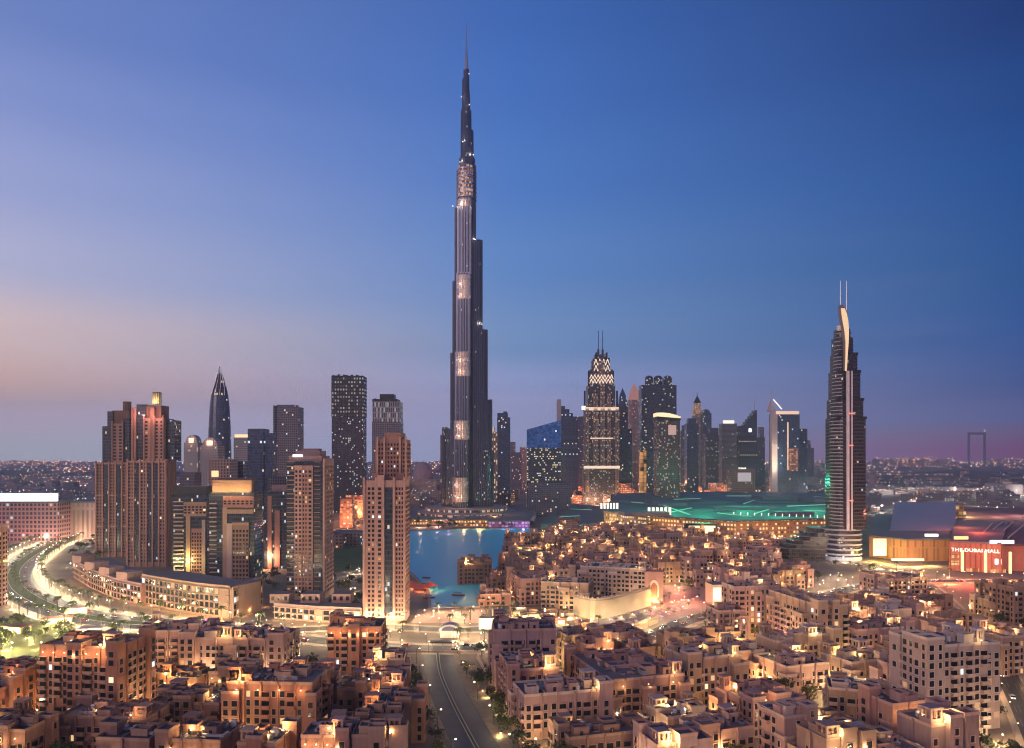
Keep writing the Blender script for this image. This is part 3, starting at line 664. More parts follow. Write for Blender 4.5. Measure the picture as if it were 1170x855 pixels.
# ------------------------------------------------------------------ near towers
ROSE = mat('rose_render', (.36, .19, .155), .85, var=.14, scale=.08, streak=.7)
ROSE2 = mat('rose_render_pale', (.44, .265, .22), .85, var=.12, scale=.08, streak=.7)
SAND = mat('sand_render', (.41, .265, .18), .85, var=.14, scale=.1, streak=.7)
TAN = mat('tan_render', (.32, .20, .145), .85, var=.14, scale=.1, streak=.7)
PALE = mat('pale_render', (.50, .37, .30), .85, var=.12, scale=.1, streak=.6)
BROWN = mat('brown_render', (.22, .125, .10), .85, var=.14, scale=.1, streak=.7)
TERRA = mat('terracotta_render', (.40, .18, .11), .85, var=.14, scale=.1, streak=.7)
MAUVE = mat('mauve_render', (.31, .205, .20), .85, var=.14, scale=.1, streak=.7)
BGLASS = facade('strip_glass', (.035, .04, .055), (.03, .045, .07), 1.6, 3.4, .85, .7, .03, ls=1.1, rough=.12, wrough=.3, cool=.5)
def tower_n1(label, xa, xb, Y, ups, lower_y, base_y, lantern=None, cols=5, UW=37):
    k = Y/F; cx = (xa+xb)/2; w = (xb-xa)*k; d = 22
    t = thing('apartment_tower', label, 'tower', (sx(cx, Y), Y+d/2))
    R3 = mat('rose_render_deep', (.37, .22, .18), .85, var=.14, scale=.08, streak=.7)
    hl = sz(lower_y, Y); b = MB(); b.box(0, 0, w, d, 0, hl, 0, 0, 1); b.obj('lower_shaft', [R3 if lantern[4] else BROWN, ROOF], t)
    pi_ = MB()
    for i in range(cols+1):
        pi_.box(-w/2+w*i/cols, -d/2-.5, 1.5, 1.6, 0, hl+2.2)
        pi_.box(w/2+.5, -d/2+d*i/cols, 1.6, 1.5, 0, hl+2.2)
    pi_.obj('pilaster', [ROSE], t)
    for i in ((1, cols-2) if cols == 5 else (1, 3, cols-2)): gz = MB(); gz.box(-w/2+w*(i+.5)/cols+.4, -d/2-.35, w/cols*.55, .9, 5, hl-2); gz.obj('glazed_bay', [BGLASS], t)
    W_ = Wins(t, ROSE2, 100, .03); nz = int(hl/3.6)
    W_.grid((-w/2, -d/2), 0, w, 4, hl-1, cols*2, nz, .55, .55, .12)
    W_.grid((w/2, -d/2), pi/2, d, 4, hl-1, cols*2, nz, .5, .55, .12)
    for f in (.33, .66, 1): zb = MB(); zb.box(0, 0, w+1.5, d+1.5, hl*f-1.0, hl*f+.3); zb.obj('string_course', [ROSE2], t)
    z0 = hl
    f_ = (xb-xa)/UW
    for (a, c, yt, kind, yo) in ups:
        a, c = xa+(a-xa)*f_, xa+(c-xa)*f_
        u = MB(); z1 = sz(yt, Y); ww = (c-a)*k; xx = ((a+c)/2-cx)*k; dd = 20-yo*.7
        u.box(xx, 1, ww, dd, hl, z1, 0, 0, 1)
        o = u.obj('upper_shaft', [{'s': R3, 'g': BGLASS, 'd': BROWN}[kind], ROOF], t)
        if kind == 's':
            W_.grid((xx-ww/2, 1-dd/2), 0, ww, hl+2, z1-2, max(2, int(ww/4.5)), int((z1-hl)/3.6), .5, .55, .12)
            pp = MB()
            for s_ in (-1, 1): pp.box(xx+s_*(ww/2-.6), 1-dd/2-.5, 1.3, 1.4, hl, z1+2.5)
            pp.obj('pilaster', [ROSE], t)
    W_.done()
    if lantern:
        a, c, y0, y1, lit = lantern; r = (c-a)/2*k; xx = ((a+c)/2-cx)*k
        l_ = MB(); l_.ring([(r, sz(y0, Y)), (r, sz(y1+1.5, Y)), (r*1.1, sz(y1+1.4, Y)), (r*.9, sz(y1, Y))], xx, 4, 14)
        o = l_.obj('roof_lantern', [facade('lantern_wall', (.42, .36, .24), (.10, .09, .05), 2.2, 30, .5, .9, 0)] if lit else [BROWN], t)
        if lit:
            for s_ in (-1, 0, 1): lamp(o, (xx+s_*r*1.1, 4-r*1.5, sz(y0, Y)+2.5), 2600, (1, .7, .32), .6)
    return t
tower_n1('shorter dark-topped twin of the two rose apartment towers standing farthest left', 110, 147, 850, [(115, 122, 487, 'g', 4), (121.5, 128, 470, 'g', 0), (128, 141, 484, 's', -6), (126, 146, 469, 'd', 4), (141, 147, 478, 'g', -2)], 529, 652, (133, 142, 470, 458, False), 5)
n1 = tower_n1('taller rose apartment tower topped by a glowing round lantern, farthest left pair', 146, 189, 775, [(151, 157, 468, 's', -2), (157, 170, 462, 'g', 0), (169, 184, 478, 's', -8), (183.5, 197, 478, 's', -6), (158, 191, 463, 'd', 3), (178, 184, 466, 'd', -9), (196, 209.5, 480, 'g', 6)], 527, 657, (166.3, 176.5, 461, 447, True), 6, 53)
for px in (160, 168, 184, 190): lamp(n1, ((px*.81+27.7-167.5)*775/F, -19.5, sz(474, 775)), 5000, (1, .45, .35), .5)
t, w, h = shaft('apartment_tower', 'dark glass slab squeezed between the lantern tower and the gold-striped towers', 199, 212, 559, 790, 34, BGLASS, steps=())
def striped(label, xa, xb, ytop, Y, base, crown, strip, frames, side_strip):
    k = Y/F; cx = (xa+xb)/2; w = (xb-xa)*k; d = 18; h = sz(ytop, Y)
    t = thing('apartment_tower', label, 'tower', (sx(cx, Y), Y+d/2))
    b = MB(); b.box(0, 0, w, d, 0, h, 0, 0, 1); b.obj('shaft', [BGLASS, ROOF], t)
    # white slab edges on the left corner strip
    e = MB(); x0 = (strip[0]-cx)*k; x1 = (strip[1]-cx)*k; n = int(h*.93/3.6)
    for j in range(n): e.box((x0+x1)/2, -d/2-.7, (x1-x0), 1.6, 3+j*3.6, 3.9+j*3.6)
    e.obj('balcony_edge', [PALE], t)
    W_ = Wins(t, ROSE2, 100, .05)
    for (a, c, yt, yb, dep, mm, nx) in frames:
        z1, z0 = sz(yt, Y), max(0, sz(yb, Y)); ww = (c-a)*k; xx = ((a+c)/2-cx)*k
        f = MB(); f.box(xx, -d/2-dep/2, ww, dep, z0, z1); f.obj('facade_panel', [mm], t)
        if nx: W_.grid((xx-ww/2, -d/2-dep), 0, ww, z0+2, z1-3, nx, max(1, int((z1-z0)/3.6)), .62, .62, .1)
    W_.done()
    if crown:
        a, c, yt, yb = crown
        f = MB(); f.box(((a+c)/2-cx)*k, -d/2+6, (c-a)*k, 6, h, sz(yt, Y)); o = f.obj('lit_crown', [SAND], t)
        for i in range(5): lamp(o, ((a+(c-a)*(i+.5)/5-cx)*k, -d/2-2, h+1.2), 2400, (1, .58, .22), .6)
        f = MB(); f.box(((a+c)/2-cx)*k, 4.5, (c-a)*k*.9, 8, h, sz(yt-2, Y)); f.obj('plant_room', [BROWN], t)
    return t
ta = striped('dark glass tower with white-edged balconies and a gold-lit stone slot, left of its twin', 196, 238, 566, 705, 660, None, (199, 210), ((210, 236, 574, 590, .5, SAND, 6), (213, 218, 590, 662, 1.2, SAND, 0), (219, 231, 604, 662, .8, ROSE, 4), (231, 235, 594, 662, 1.0, PALE, 0)), None)
lamp(ta, (sx(215.5, 705)-ta.location.x, -16, 16), 22000, (1, .75, .25), 1); lamp(ta, (sx(199, 705)-ta.location.x, -16, 16), 8000, (1, .8, .35), 1)
f = MB(); f.box(-1, 1, 29, 15, sz(566, 705), sz(556, 705)); f.obj('plant_room', [DARK], ta)
striped('dark glass tower with a glowing crown panel and nested stone window frames', 239, 291, 563, 620, 690, (241, 286, 549, 563), (240, 248), ((255, 290, 567, 580, .6, ROSE, 7), (255, 260, 580, 672, 1.3, SAND, 0), (260, 290, 582, 587, 1.3, SAND, 0), (260, 266, 598, 672, 2.0, PALE, 0), (266, 285, 600, 672, 1.5, TAN, 5), (266, 285, 597, 600, 2.1, SAND, 0)), None)
def tower_n3():
    Y = 600; k = Y/F; xa, xb = 328, 369; cx = 348.5; w = (xb-xa)*k; d = 30; h = sz(527, Y)
    t = thing('apartment_tower', 'rose apartment tower with dark glass corners and a small white rooftop sign panel', 'tower', (sx(cx, Y), Y+d/2))
    X = lambda px: (px-cx)*k
    b = MB(); b.box(0, 0, w, d, 0, h, 0, 0, 1); b.obj('shaft', [BGLASS, ROOF], t)
    W_ = Wins(t, ROSE2, 100, .06)
    for (a, c, yt, dep, nx) in ((337, 345.5, 532, 1.4, 2), (345.5, 351.5, 532, .8, 2), (351.5, 358, 532, 1.4, 1.01)):
        z1 = sz(yt, Y); f = MB(); f.box((X(a)+X(c))/2, -d/2-dep/2, (c-a)*k, dep, 0, z1); f.obj('stone_bay', [ROSE2 if dep > 1 else ROSE], t)
        if nx: W_.grid((X(a), -d/2-dep), 0, (c-a)*k, 4, z1-3, int(nx), int(z1/3.5), .5, .55, .15)
    f = MB(); f.box(w/2+.7, 0, 1.4, d+1, 0, sz(524, Y)); f.obj('side_wall', [ROSE2], t)
    W_.grid((w/2+1.4, -d/2), pi/2, d, 4, h-3, 6, int(h/3.5), .45, .55, .15)
    W_.done()
    e = MB()
    for j in range(int(h/3.5)): e.box(X(333), -d/2-.6, 9.5*k, 1.3, 3+j*3.5, 3.7+j*3.5); e.box(X(362.5), -d/2-.5, 7*k, 1.0, 3+j*3.5, 3.5+j*3.5)
    e.obj('balcony_edge', [TAN], t)
    f = MB(); f.box(X(348), 0, 38*k, 26, h, sz(521, Y)); f.box(X(349), 2, 28*k, 20, sz(521, Y), sz(515, Y)); f.box(X(350), 3, 18*k, 12, sz(515, Y), sz(512.5, Y)); f.obj('roof_tier', [MAUVE], t)
    f = MB(); f.box(X(339.5), -13.6, 11*k, 1, sz(522, Y), sz(519.5, Y)); f.obj('lit_sign_panel', [WHITEG], t)
tower_n3()
t, w, h = shaft('tower', 'brown mid-height block with a lit room, behind the glowing crown panel', 238, 264, 525, 900, 22, FR)
b = MB(); b.box(-w*.2, -11.3, w*.3, .6, sz(545, 900), sz(538, 900)); b.obj('lit_window_band', [GOLD], t)
shaft('tower', 'dark green-glass mid-height block right behind the brown mid-height block', 263, 278, 527, 930, 20, FB)
shaft('tower', 'grey-blue block with a rose lit crest left of the white-sign rose tower', 306, 327, 545, 1000, 20, FG)
shaft('tower', 'low purple-grey block between the gold-striped towers and the lantern tower', 205, 222, 540, 1000, 22, FW)
t, w, h = shaft('apartment_tower', 'narrow dark tower with a rose edge, half hidden left of the white-sign rose tower', 302, 331, 562, 760, 30, BGLASS)
f = MB(); f.box(-w*.28, -15.6, w*.16, 1.2, 0, h-4); f.box(w*.02, -15.6, w*.2, 1.2, 0, h-18); f.obj('stone_bay', [ROSE], t)
f = MB(); f.box(0, 0, w*.6, 16, h, h+6); f.obj('plant_room', [MAUVE], t)
lamp(t, (-w*.28, -22, 12), 30000, (1, .5, .25), .6)
def tower_n4():
    Y = 516; k = Y/F; xa, xb = 415, 462.5; cx = 438.7; w = (xb-xa)*k; d = 24; X = lambda px: (px-cx)*k
    t = thing('apartment_tower', 'tall pink stone apartment tower rising in two steps beside the blue lake', 'tower', (sx(cx, Y), Y+d/2))
    h1 = sz(549, Y); h2 = sz(502, Y)
    b = MB(); b.box(0, 0, w, d, 0, h1, 0, 0, 1); b.box(X(435), 0, 8*k, d+2, 0, sz(543, Y)); b.obj('lower_shaft', [ROSE2, ROOF], t)
    b = MB(); b.box(X(446), 4, 34*k, d-2, h1, h2, 0, 0, 1); b.box(X(447.5), 3, 20*k, d-4, h2, sz(494.5, Y), 0, 0, 1); b.box(X(433), 3, 12*k, d-6, h1, sz(506, Y)); b.obj('upper_shaft', [ROSE, ROOF], t)
    W_ = Wins(t, ROSE, 100, .05)
    nz = int(h1/3.3)
    for (a, c, n) in ((419.5, 428.5, 2), (431, 437, 1), (439.5, 449, 3), (451.5, 461.5, 3)): W_.grid((X(a), -d/2-(1 if a == 431 else 0)), 0, (c-a)*k, 4, h1-4, n, nz, .55, .55, .15)
    W_.grid((w/2, -d/2), pi/2, d, 4, h1-4, 6, nz, .5, .55, .15)
    W_.grid((X(430), 4-d/2+1), 0, 32*k, h1+2, h2-2, 9, int((h2-h1)/3.3), .5, .55, .12)
    W_.grid((X(446)+17*k, 4-d/2+1), pi/2, d-2, h1+2, h2-2, 6, int((h2-h1)/3.3), .5, .55, .12)
    W_.done()
    p = MB()
    for px in (416, 429.7, 438, 450.2, 462): p.box(X(px), -d/2-.5, 1.4, 1.4, 0, h1+2)
    for px in (430, 438, 456, 462.5): p.box(X(px), -d/2+4.5, 1.2, 1.6, h1, h2+1.5)
    p.obj('pilaster', [ROSE2], t)
    g = MB(); g.box(X(444.3), -d/2-.2, 9*k, .5, 6, h1-5); g.obj('glazed_bay', [BGLASS], t)
    for px in (422, 434, 446, 458): lamp(t, (X(px), -d/2-6, 5), 5000, (1, .62, .3), .5)
    for px in (428, 457): f = MB(); f.box(X(px), -4, 7.5*k, 10, h1, h1+4.5); f.obj('roof_box', [ROSE], t)
tower_n4()

# ------------------------------------------------------------------ arcaded podiums and low terraces
def arcade(name, label, pts, dep, h, storeys, bay, wallm, framem, lit=.25, cat='building', lamps=0, lampc=AMBER, cap=100, crest=True):
    """a long terrace whose front follows pts (ground points), windows with arches row by row"""
    line = [gp(*p) for p in pts]; c0 = line[0]
    t = thing(name, label, cat, (c0[0], c0[1]))
    L0 = [(p[0]-c0[0], p[1]-c0[1]) for p in line]; back = offset(L0, dep)
    b = MB(); b.prism(L0+back[::-1], 0, h, 0, 1); b.obj('wall', [wallm, ROOF], t)
    W_ = Wins(t, framem, cap, lit)
    e = MB(); r = MB()
    for a, c in zip(L0, L0[1:]):
        ln = hypot(c[0]-a[0], c[1]-a[1]); an = atan2(c[1]-a[1], c[0]-a[0]); n = max(1, int(ln/bay))
        W_.grid(a, an, ln, .8, h-1.2, n, storeys, .74, .74, .25)
        mx, my = (a[0]+c[0])/2, (a[1]+c[1])/2; nx, ny = sin(an), -cos(an)
        for j in range(1, storeys+1):
            e.box(mx+nx*.3, my+ny*.3, ln+.6, 1.2, .8+(h-2)*j/storeys-.35, .8+(h-2)*j/storeys+.15, an)
        if crest: r.box(mx-nx*.4, my-ny*.4, ln+.3, .8, h, h+1.1, an)
        for q in range(lamps): 
            f = (q+.5)/lamps; lamp(t, (a[0]+(c[0]-a[0])*f+nx*4, a[1]+(c[1]-a[1])*f+ny*4, 2.6), 1000, lampc, .4)
    e.obj('ledge', [framem], t)
    if crest: r.obj('parapet', [framem], t)
    W_.done(); return t, L0, back
arcade('arcade_building', 'long curving four-storey arcade at the foot of the gold-striped towers', [(162, 690), (195, 697), (228, 703), (262, 707)], 30, 21, 4, 4.4, TAN, SAND, .08, lamps=5)
arcade('arcade_building', 'short orange-lit arcade return facing the lane beside the gold-striped towers', [(266.5, 707), (300, 692)], 10, 20.2, 4, 5.0, TAN, SAND, .2, lamps=4, lampc=(1, .45, .15))
t, L0, bk = arcade('terrace_building', 'stepped rose terrace following the boulevard bend below the twin rose towers', [(84, 660), (105, 673), (130, 684), (161, 692)], 30, 15, 3, 5.2, ROSE, ROSE2, .1, lamps=3)
for f in (.1, .33, .56, .8):
    i = min(2, int(f*3)); g = f*3-i; b = MB(); b.box(L0[i][0]+(L0[i+1][0]-L0[i][0])*g, L0[i][1]+(L0[i+1][1]-L0[i][1])*g+8, 13, 13, 15, 21.5, -.5); b.obj('roof_pavilion', [ROSE2], t)
t, L0, bk = arcade('terrace_building', 'low pale pink terrace with raised corner pavilions between two rose towers', [(313, 707), (360, 711), (412, 713)], 20, 9.5, 2, 4.6, ROSE2, PALE, .1, lamps=4, lampc=WARM)
for px in (322, 357, 392):
    b = MB(); q = gp(px, 703); cx_, cy_ = q[0]-t.location.x, q[1]-t.location.y
    b.box(cx_, cy_, 13, 12, 9.5, 15.5, 0, 0, 1); b.obj('corner_pavilion', [ROSE2, ROOF], t)
    W_ = Wins(t, PALE, 10, .1); W_.grid((cx_-6.5, cy_-6), 0, 13, 10.2, 15, 3, 1, .5, .6, .2); W_.done()
# ------------------------------------------------------------------ old town houses
OCC = []
def obb(cx, cyy, w, d, r): return (cx, cyy, w/2, d/2, cos(r), sin(r))
def hit(a, b):
    dx, dy = b[0]-a[0], b[1]-a[1]
    if dx*dx+dy*dy > (a[2]+a[3]+b[2]+b[3])**2: return False
    for (ux, uy) in ((a[4], a[5]), (-a[5], a[4]), (b[4], b[5]), (-b[5], b[4])):
        p = abs(dx*ux+dy*uy)
        ra = a[2]*abs(a[4]*ux+a[5]*uy)+a[3]*abs(-a[5]*ux+a[4]*uy); rb = b[2]*abs(b[4]*ux+b[5]*uy)+b[3]*abs(-b[5]*ux+b[4]*uy)
        if p > ra+rb: return False
    return True
def claim(cx, cyy, w, d, r=0): OCC.append(obb(cx, cyy, w, d, r))
def free(cx, cyy, w, d, r=0):
    q = obb(cx, cyy, w, d, r); return not any(hit(q, o) for o in OCC)
for ln, w in ((RAMP, 26), (BRIDGE, 26), (BOUL, 52), (SIDE, 22), (MALLRD, 24), (EASTRD, 17)):
    for a, b in zip(ln, ln[1:]): claim((a[0]+b[0])/2, (a[1]+b[1])/2, hypot(b[0]-a[0], b[1]-a[1])+1, w, atan2(b[1]-a[1], b[0]-a[0]))
BLUEROOF = mat('roof_membrane', (.065, .062, .078), .8, var=.4, scale=.25)
TILEROOF = mat('roof_terrace', (.20, .14, .12), .85, var=.25, scale=.2)
ACM = mat('cooler_metal', (.32, .32, .34), .5, .4, .1)
LAMPG = glow('lamp_glass', (1, .75, .4), 3)
RAIL = mat('rail_dark', (.05, .045, .045), .6, .3, 0)
PARA = {}
def lighter(m):  # paler wall tone; on parapets it paints in their lit edges
    if m.name == 'cream_plaster': return PALE
    return {ROSE: ROSE2, ROSE2: PALE, SAND: PALE, TAN: SAND, PALE: mat('cream_render', (.60, .49, .40), .85, var=.08), BROWN: TAN, TERRA: SAND, MAUVE: ROSE2}[m]
BALC = {}
def balcony_mesh(m):
    if m.name not in BALC:
        b = MB(); b.face([(-1.5, -.04, .1), (1.5, -.04, .1), (1.5, -.04, 2.6), (-1.5, -.04, 2.6)], 0)
        b.box(0, -.75, 3.4, 1.5, -.15, .08, 0, 1); b.box(0, -1.44, 3.4, .12, .08, 1.1, 0, 1)
        for s_ in (-1, 1): b.box(s_*1.64, -.7, .12, 1.36, .08, 1.1, 0, 1)
        b.box(0, -.3, 3.4, .6, 2.62, 2.9, 0, 1)
        BALC[m.name] = b.mesh('balcony', [PANE, m])
    return BALC[m.name]
WT = {}
def wind_tower_mesh(m, s=4.2, h=6.0):
    key = (m.name, s, h)
    if key not in WT:
        b = MB(); b.box(0, 0, s, s, 0, h*.35)
        for sx_ in (-1, 1):
            for sy_ in (-1, 1): b.box(sx_*(s/2-.35), sy_*(s/2-.35), .7, .7, h*.35, h*.85)
        for sx_ in (-1, 0, 1):
            if sx_ == 0:
                b.box(0, -s/2+.2, .3, .35, h*.35, h*.85); b.box(0, s/2-.2, .3, .35, h*.35, h*.85); b.box(-s/2+.2, 0, .35, .3, h*.35, h*.85); b.box(s/2-.2, 0, .35, .3, h*.35, h*.85)
        b.box(0, 0, s*.55, s*.55, h*.35, h*.85, 0, 1)
        b.box(0, 0, s+.5, s+.5, h*.85, h)
        WT[key] = b.mesh('wind_tower', [m, BROWN])
    return WT[key]
def parapet(b, cx, cyy, w, d, z, hh=1.1, th=.35, m=0, r=0):
    c, s_ = cos(r), sin(r)
    for (ox, oy, ww, dd) in ((0, -d/2+th/2, w, th), (0, d/2-th/2, w, th), (-w/2+th/2, 0, th, d-2*th), (w/2-th/2, 0, th, d-2*th)):
        b.box(cx+ox*c-oy*s_, cyy+ox*s_+oy*c, ww, dd, z, z+hh, r, m, bot=False)
NB = [0]
MOUSE = []
def house(label, X, Y, w, d, h, rot, m, wins=2, bays=2, wt=1, lampn=1, pw=1500, lampc=(1, .66, .25), group=None, roof=None, balc=True, lit=.06, vols=(), name='apartment_block', cat='building', storey=3.4, uplights=0, wpar=None, acs=True):
    """a stone town house: body, corner bays, parapet, roof, wind towers, windows; wins 2 = own windows, 1 = windows in the wall, 0 = plain"""
    r = radians(rot); claim(X, Y, w+2, d+2, r); NB[0] += 1
    t = thing(name, label, cat, (X, Y), r, group); lm = lighter(m); k = NB[0]
    boxes = [(0, 0, w, d, h)]
    cand = [(-1, -1), (1, -1), (-1, 1), (1, 1), (0, -1), (-1, 0)]; rnd.shuffle(cand)
    for (sx_, sy_) in cand[:bays]:
        bw = min(w*.34, rnd.uniform(4, 8)); bd = min(d*.4, rnd.uniform(4, 8)); bh = h+rnd.choice((-2*storey, -storey, -storey, storey, storey*.9, 1.6))
        pj = rnd.uniform(.9, 2.6)
        boxes.append((sx_*(w/2-bw/2+pj*(sx_ != 0)), sy_*(d/2-bd/2+pj*(sy_ != 0)), bw, bd, max(4, bh)))
    boxes += list(vols)
    loc = Vector((0-X, 0-Y)); 
    b = MB(); pb = MB(); rb = MB()
    pw_ = []
    W_ = Wins(t, lm, 100, lit) if wins == 2 else None
    bal = []
    for i, (ox, oy, ww, dd, hh) in enumerate(boxes):
        b.box(ox, oy, ww, dd, 0, hh, bot=False, cap=False)
        rb.box(ox, oy, ww-.1, dd-.1, hh-.3, hh-.02, bot=False)
        if (ox, oy, ww, dd, hh) in vols: q_ = MB(); parapet(q_, ox, oy, ww+.25, dd+.25, hh-.25, 1.15); q_.obj('parapet', [lm], t)
        else: parapet(pb, ox, oy, ww+.25, dd+.25, hh-.25, 1.15)
        if i == 0 and Y < 700:      # party walls and terrace walls over the roof
            for q in range(1, int(ww/7)): pw_.append((ox-ww/2+ww*(q+rnd.uniform(-.15, .15))/int(ww/7), oy+rnd.uniform(-.12, .12)*dd, .3, dd*rnd.uniform(.45, .8), hh-.1, hh+rnd.choice((.8, 1, 1.7))))
            for q in range(1, int(dd/8)): pw_.append((ox+rnd.uniform(-.1, .1)*ww, oy-dd/2+dd*(q+rnd.uniform(-.15, .15))/int(dd/8), ww*rnd.uniform(.4, .7), .3, hh-.1, hh+rnd.choice((.8, 1, 1.6))))
        for (nx, ny, p, an, ln) in ((0, -1, (ox-ww/2, oy-dd/2), 0, ww), (1, 0, (ox+ww/2, oy-dd/2), pi/2, dd), (-1, 0, (ox-ww/2, oy+dd/2), -pi/2, dd), (0, 1, (ox+ww/2, oy+dd/2), pi, ww)):
            c, s_ = cos(r), sin(r); wx, wy = nx*c-ny*s_, nx*s_+ny*c
            gx, gy = X+(p[0]*c-p[1]*s_), Y+(p[0]*s_+p[1]*c)
            if wx*(-gx)+wy*(-gy) < .02*hypot(gx, gy): continue
            if not wins: continue
            n = max(1, int(ln/3.15)); nz = max(1, int((hh-1)/storey))
            for a in range(n):
                u = ln*(a+.5)/n; xx, yy = p[0]+cos(an)*u, p[1]+sin(an)*u
                if any(abs(xx+nx*.4-q[0]) < q[2]/2 and abs(yy+ny*.4-q[1]) < q[3]/2 and q[4] > hh*.6 for j, q in enumerate(boxes) if j != i): continue
                isb = balc and i == 0 and n > 3 and (a+k) % (2 if k % 3 else 3) == 1
                for j in range(nz):
                    z = .9+storey*j
                    if z+2.5 > hh-.4 or rnd.random() < .09: continue
                    if isb and j > 0 and wins == 2: bal.append((xx, yy, z-.6, an)); continue
                    if wins == 2: W_.add(xx, yy, z+.1, an, (1.8, 2.2, 1.5)[(a+k) % 3], 2.25, .2)
                    else:
                        log = n > 3 and (a+k) % 3 == 1 and balc; li = -1 if log or rnd.random() > lit else rnd.choice((0, 1, 2, 2)); e = .05; cw, sw = cos(an), sin(an); q = 1.35 if log else .95  # loggias: the shaded recess is drawn as a flat dark quad
                        if log: b.box(xx+nx*.45, yy+ny*.45, 3.0, .9, z-.35, z+.45, an, 0, bot=False)
                        b.face([(xx-cw*q-(-ny)*0+nx*e, yy-sw*q+ny*e, z), (xx+cw*q+nx*e, yy+sw*q+ny*e, z), (xx+cw*q+nx*e, yy+sw*q+ny*e, z+2.2), (xx-cw*q+nx*e, yy-sw*q+ny*e, z+2.2)], li+2)
    if Y < 800:
        for (ox, oy, ww, dd, hh) in boxes[:1]:
            for q in range(1, int(ww/6.5)): b.box(ox-ww/2+ww*q/int(ww/6.5), oy-dd/2-.2, .7, 1.0, 0, hh+.6)
            for q in range(1, int(dd/6.5)):
                for s_ in (-1, 1): b.box(ox+s_*(ww/2+.2), oy-dd/2+dd*q/int(dd/6.5), 1.0, .7, 0, hh+.6)
    b.obj('wall', [m, PANE]+WINWARM, t); pb.obj('parapet', [lm], t); rb.obj('roof', [roof or rnd.choice((BLUEROOF, BLUEROOF, TILEROOF))], t)
    for q in pw_: g_ = MB(); g_.box(*q, bot=False); g_.obj('party_wall', [lm], t)
    if W_: W_.done()
    for (x, y, z, a) in bal[:98]: link('balcony', balcony_mesh(lm if k % 2 else m), t, (x, y, z), a)
    # roof furniture
    for i in range(wt):
        sx_, sy_ = rnd.choice(((-1, -1), (1, -1), (-1, 1), (1, 1))); s_ = rnd.choice((3.4, 4.2, 5.0)); px, py = sx_*(w/2-s_/2-.8), sy_*(d/2-s_/2-.8)
        o = link('wind_tower', wind_tower_mesh(lm if rnd.random() < .6 else m, s_, rnd.choice((4.6, 6))), t, (px, py, h))
        MOUSE.append((X, Y))
        if i < lampn:
            f = link('roof_lamp', roof_lamp_mesh(), t, (px*.82, py-s_/2-2.4, h-.02))
            lamp(f, (0, 0, 2.3), pw*rnd.uniform(.6, 1.4), lampc, .35)
    if lampn > wt:
        for i in range(lampn-wt):
            f = link('roof_lamp', roof_lamp_mesh(), t, (rnd.uniform(-.4, .4)*w, rnd.uniform(-.4, .3)*d, h-.02))
            lamp(f, (0, 0, 2.3), pw*rnd.uniform(.5, 1.2), lampc, .35)
    if acs:
        if not RK: roof_kit()
        for i in range(3 if Y > 480 else max(8, min(22, int(w*d/30)))):
            nm, me = rnd.choice(RK); link(nm, me, t, (rnd.uniform(-.4, .4)*w, rnd.uniform(-.4, .4)*d, h-.02), rnd.choice((0, pi/2, .3)), scale=(rnd.uniform(.8, 1.3),)*3)
        for i in range(3 if Y > 480 else max(4, min(9, int(w*d/75)))):
            a, c, hh = rnd.uniform(2.8, 6.5), rnd.uniform(2.8, 6), rnd.choice((2.2, 2.9, 3.3)); q = MB(); q.box(0, 0, a, c, 0, hh-.3, cap=False); q.face([(x, y, hh-.35) for x, y in rect(0, 0, a-.1, c-.1)], 1); parapet(q, 0, 0, a+.2, c+.2, hh-.5, .8, .3)
            if i % 2 == 0: q.face([(-.6, -c/2-.06, .1), (.6, -c/2-.06, .1), (.6, -c/2-.06, 2), (-.6, -c/2-.06, 2)], 2)
            q.obj('roof_room', [lm if i % 2 else m, BLUEROOF, PANE], t, (rnd.uniform(-.5, .5)*(w-a-1.5), rnd.uniform(-.5, .5)*(d-c-1.5), h-.02))
    for i in range(uplights):
        l_ = MB(); l_.box(0, 0, .4, .4, 0, .3); f = l_.obj('wall_lamp', [LAMPG], t, (-w/2+w*(i+.5)/uplights, -d/2-1.2, h-2.2)); lamp(f, (0, -1.3, -.6), 620, lampc, .25)
    return t
RK = []
RLM = []
def roof_lamp_mesh():
    if not RLM:
        b = MB(); b.box(0, 0, .12, .12, 0, 1.9, 0, 1); b.ring([(.05, 1.75), (.2, 1.85), (.2, 2.05), (.05, 2.12)], 0, 0, 8, 0); RLM.append(b.mesh('roof_lamp', [LAMPG, RAIL]))
    return RLM[0]
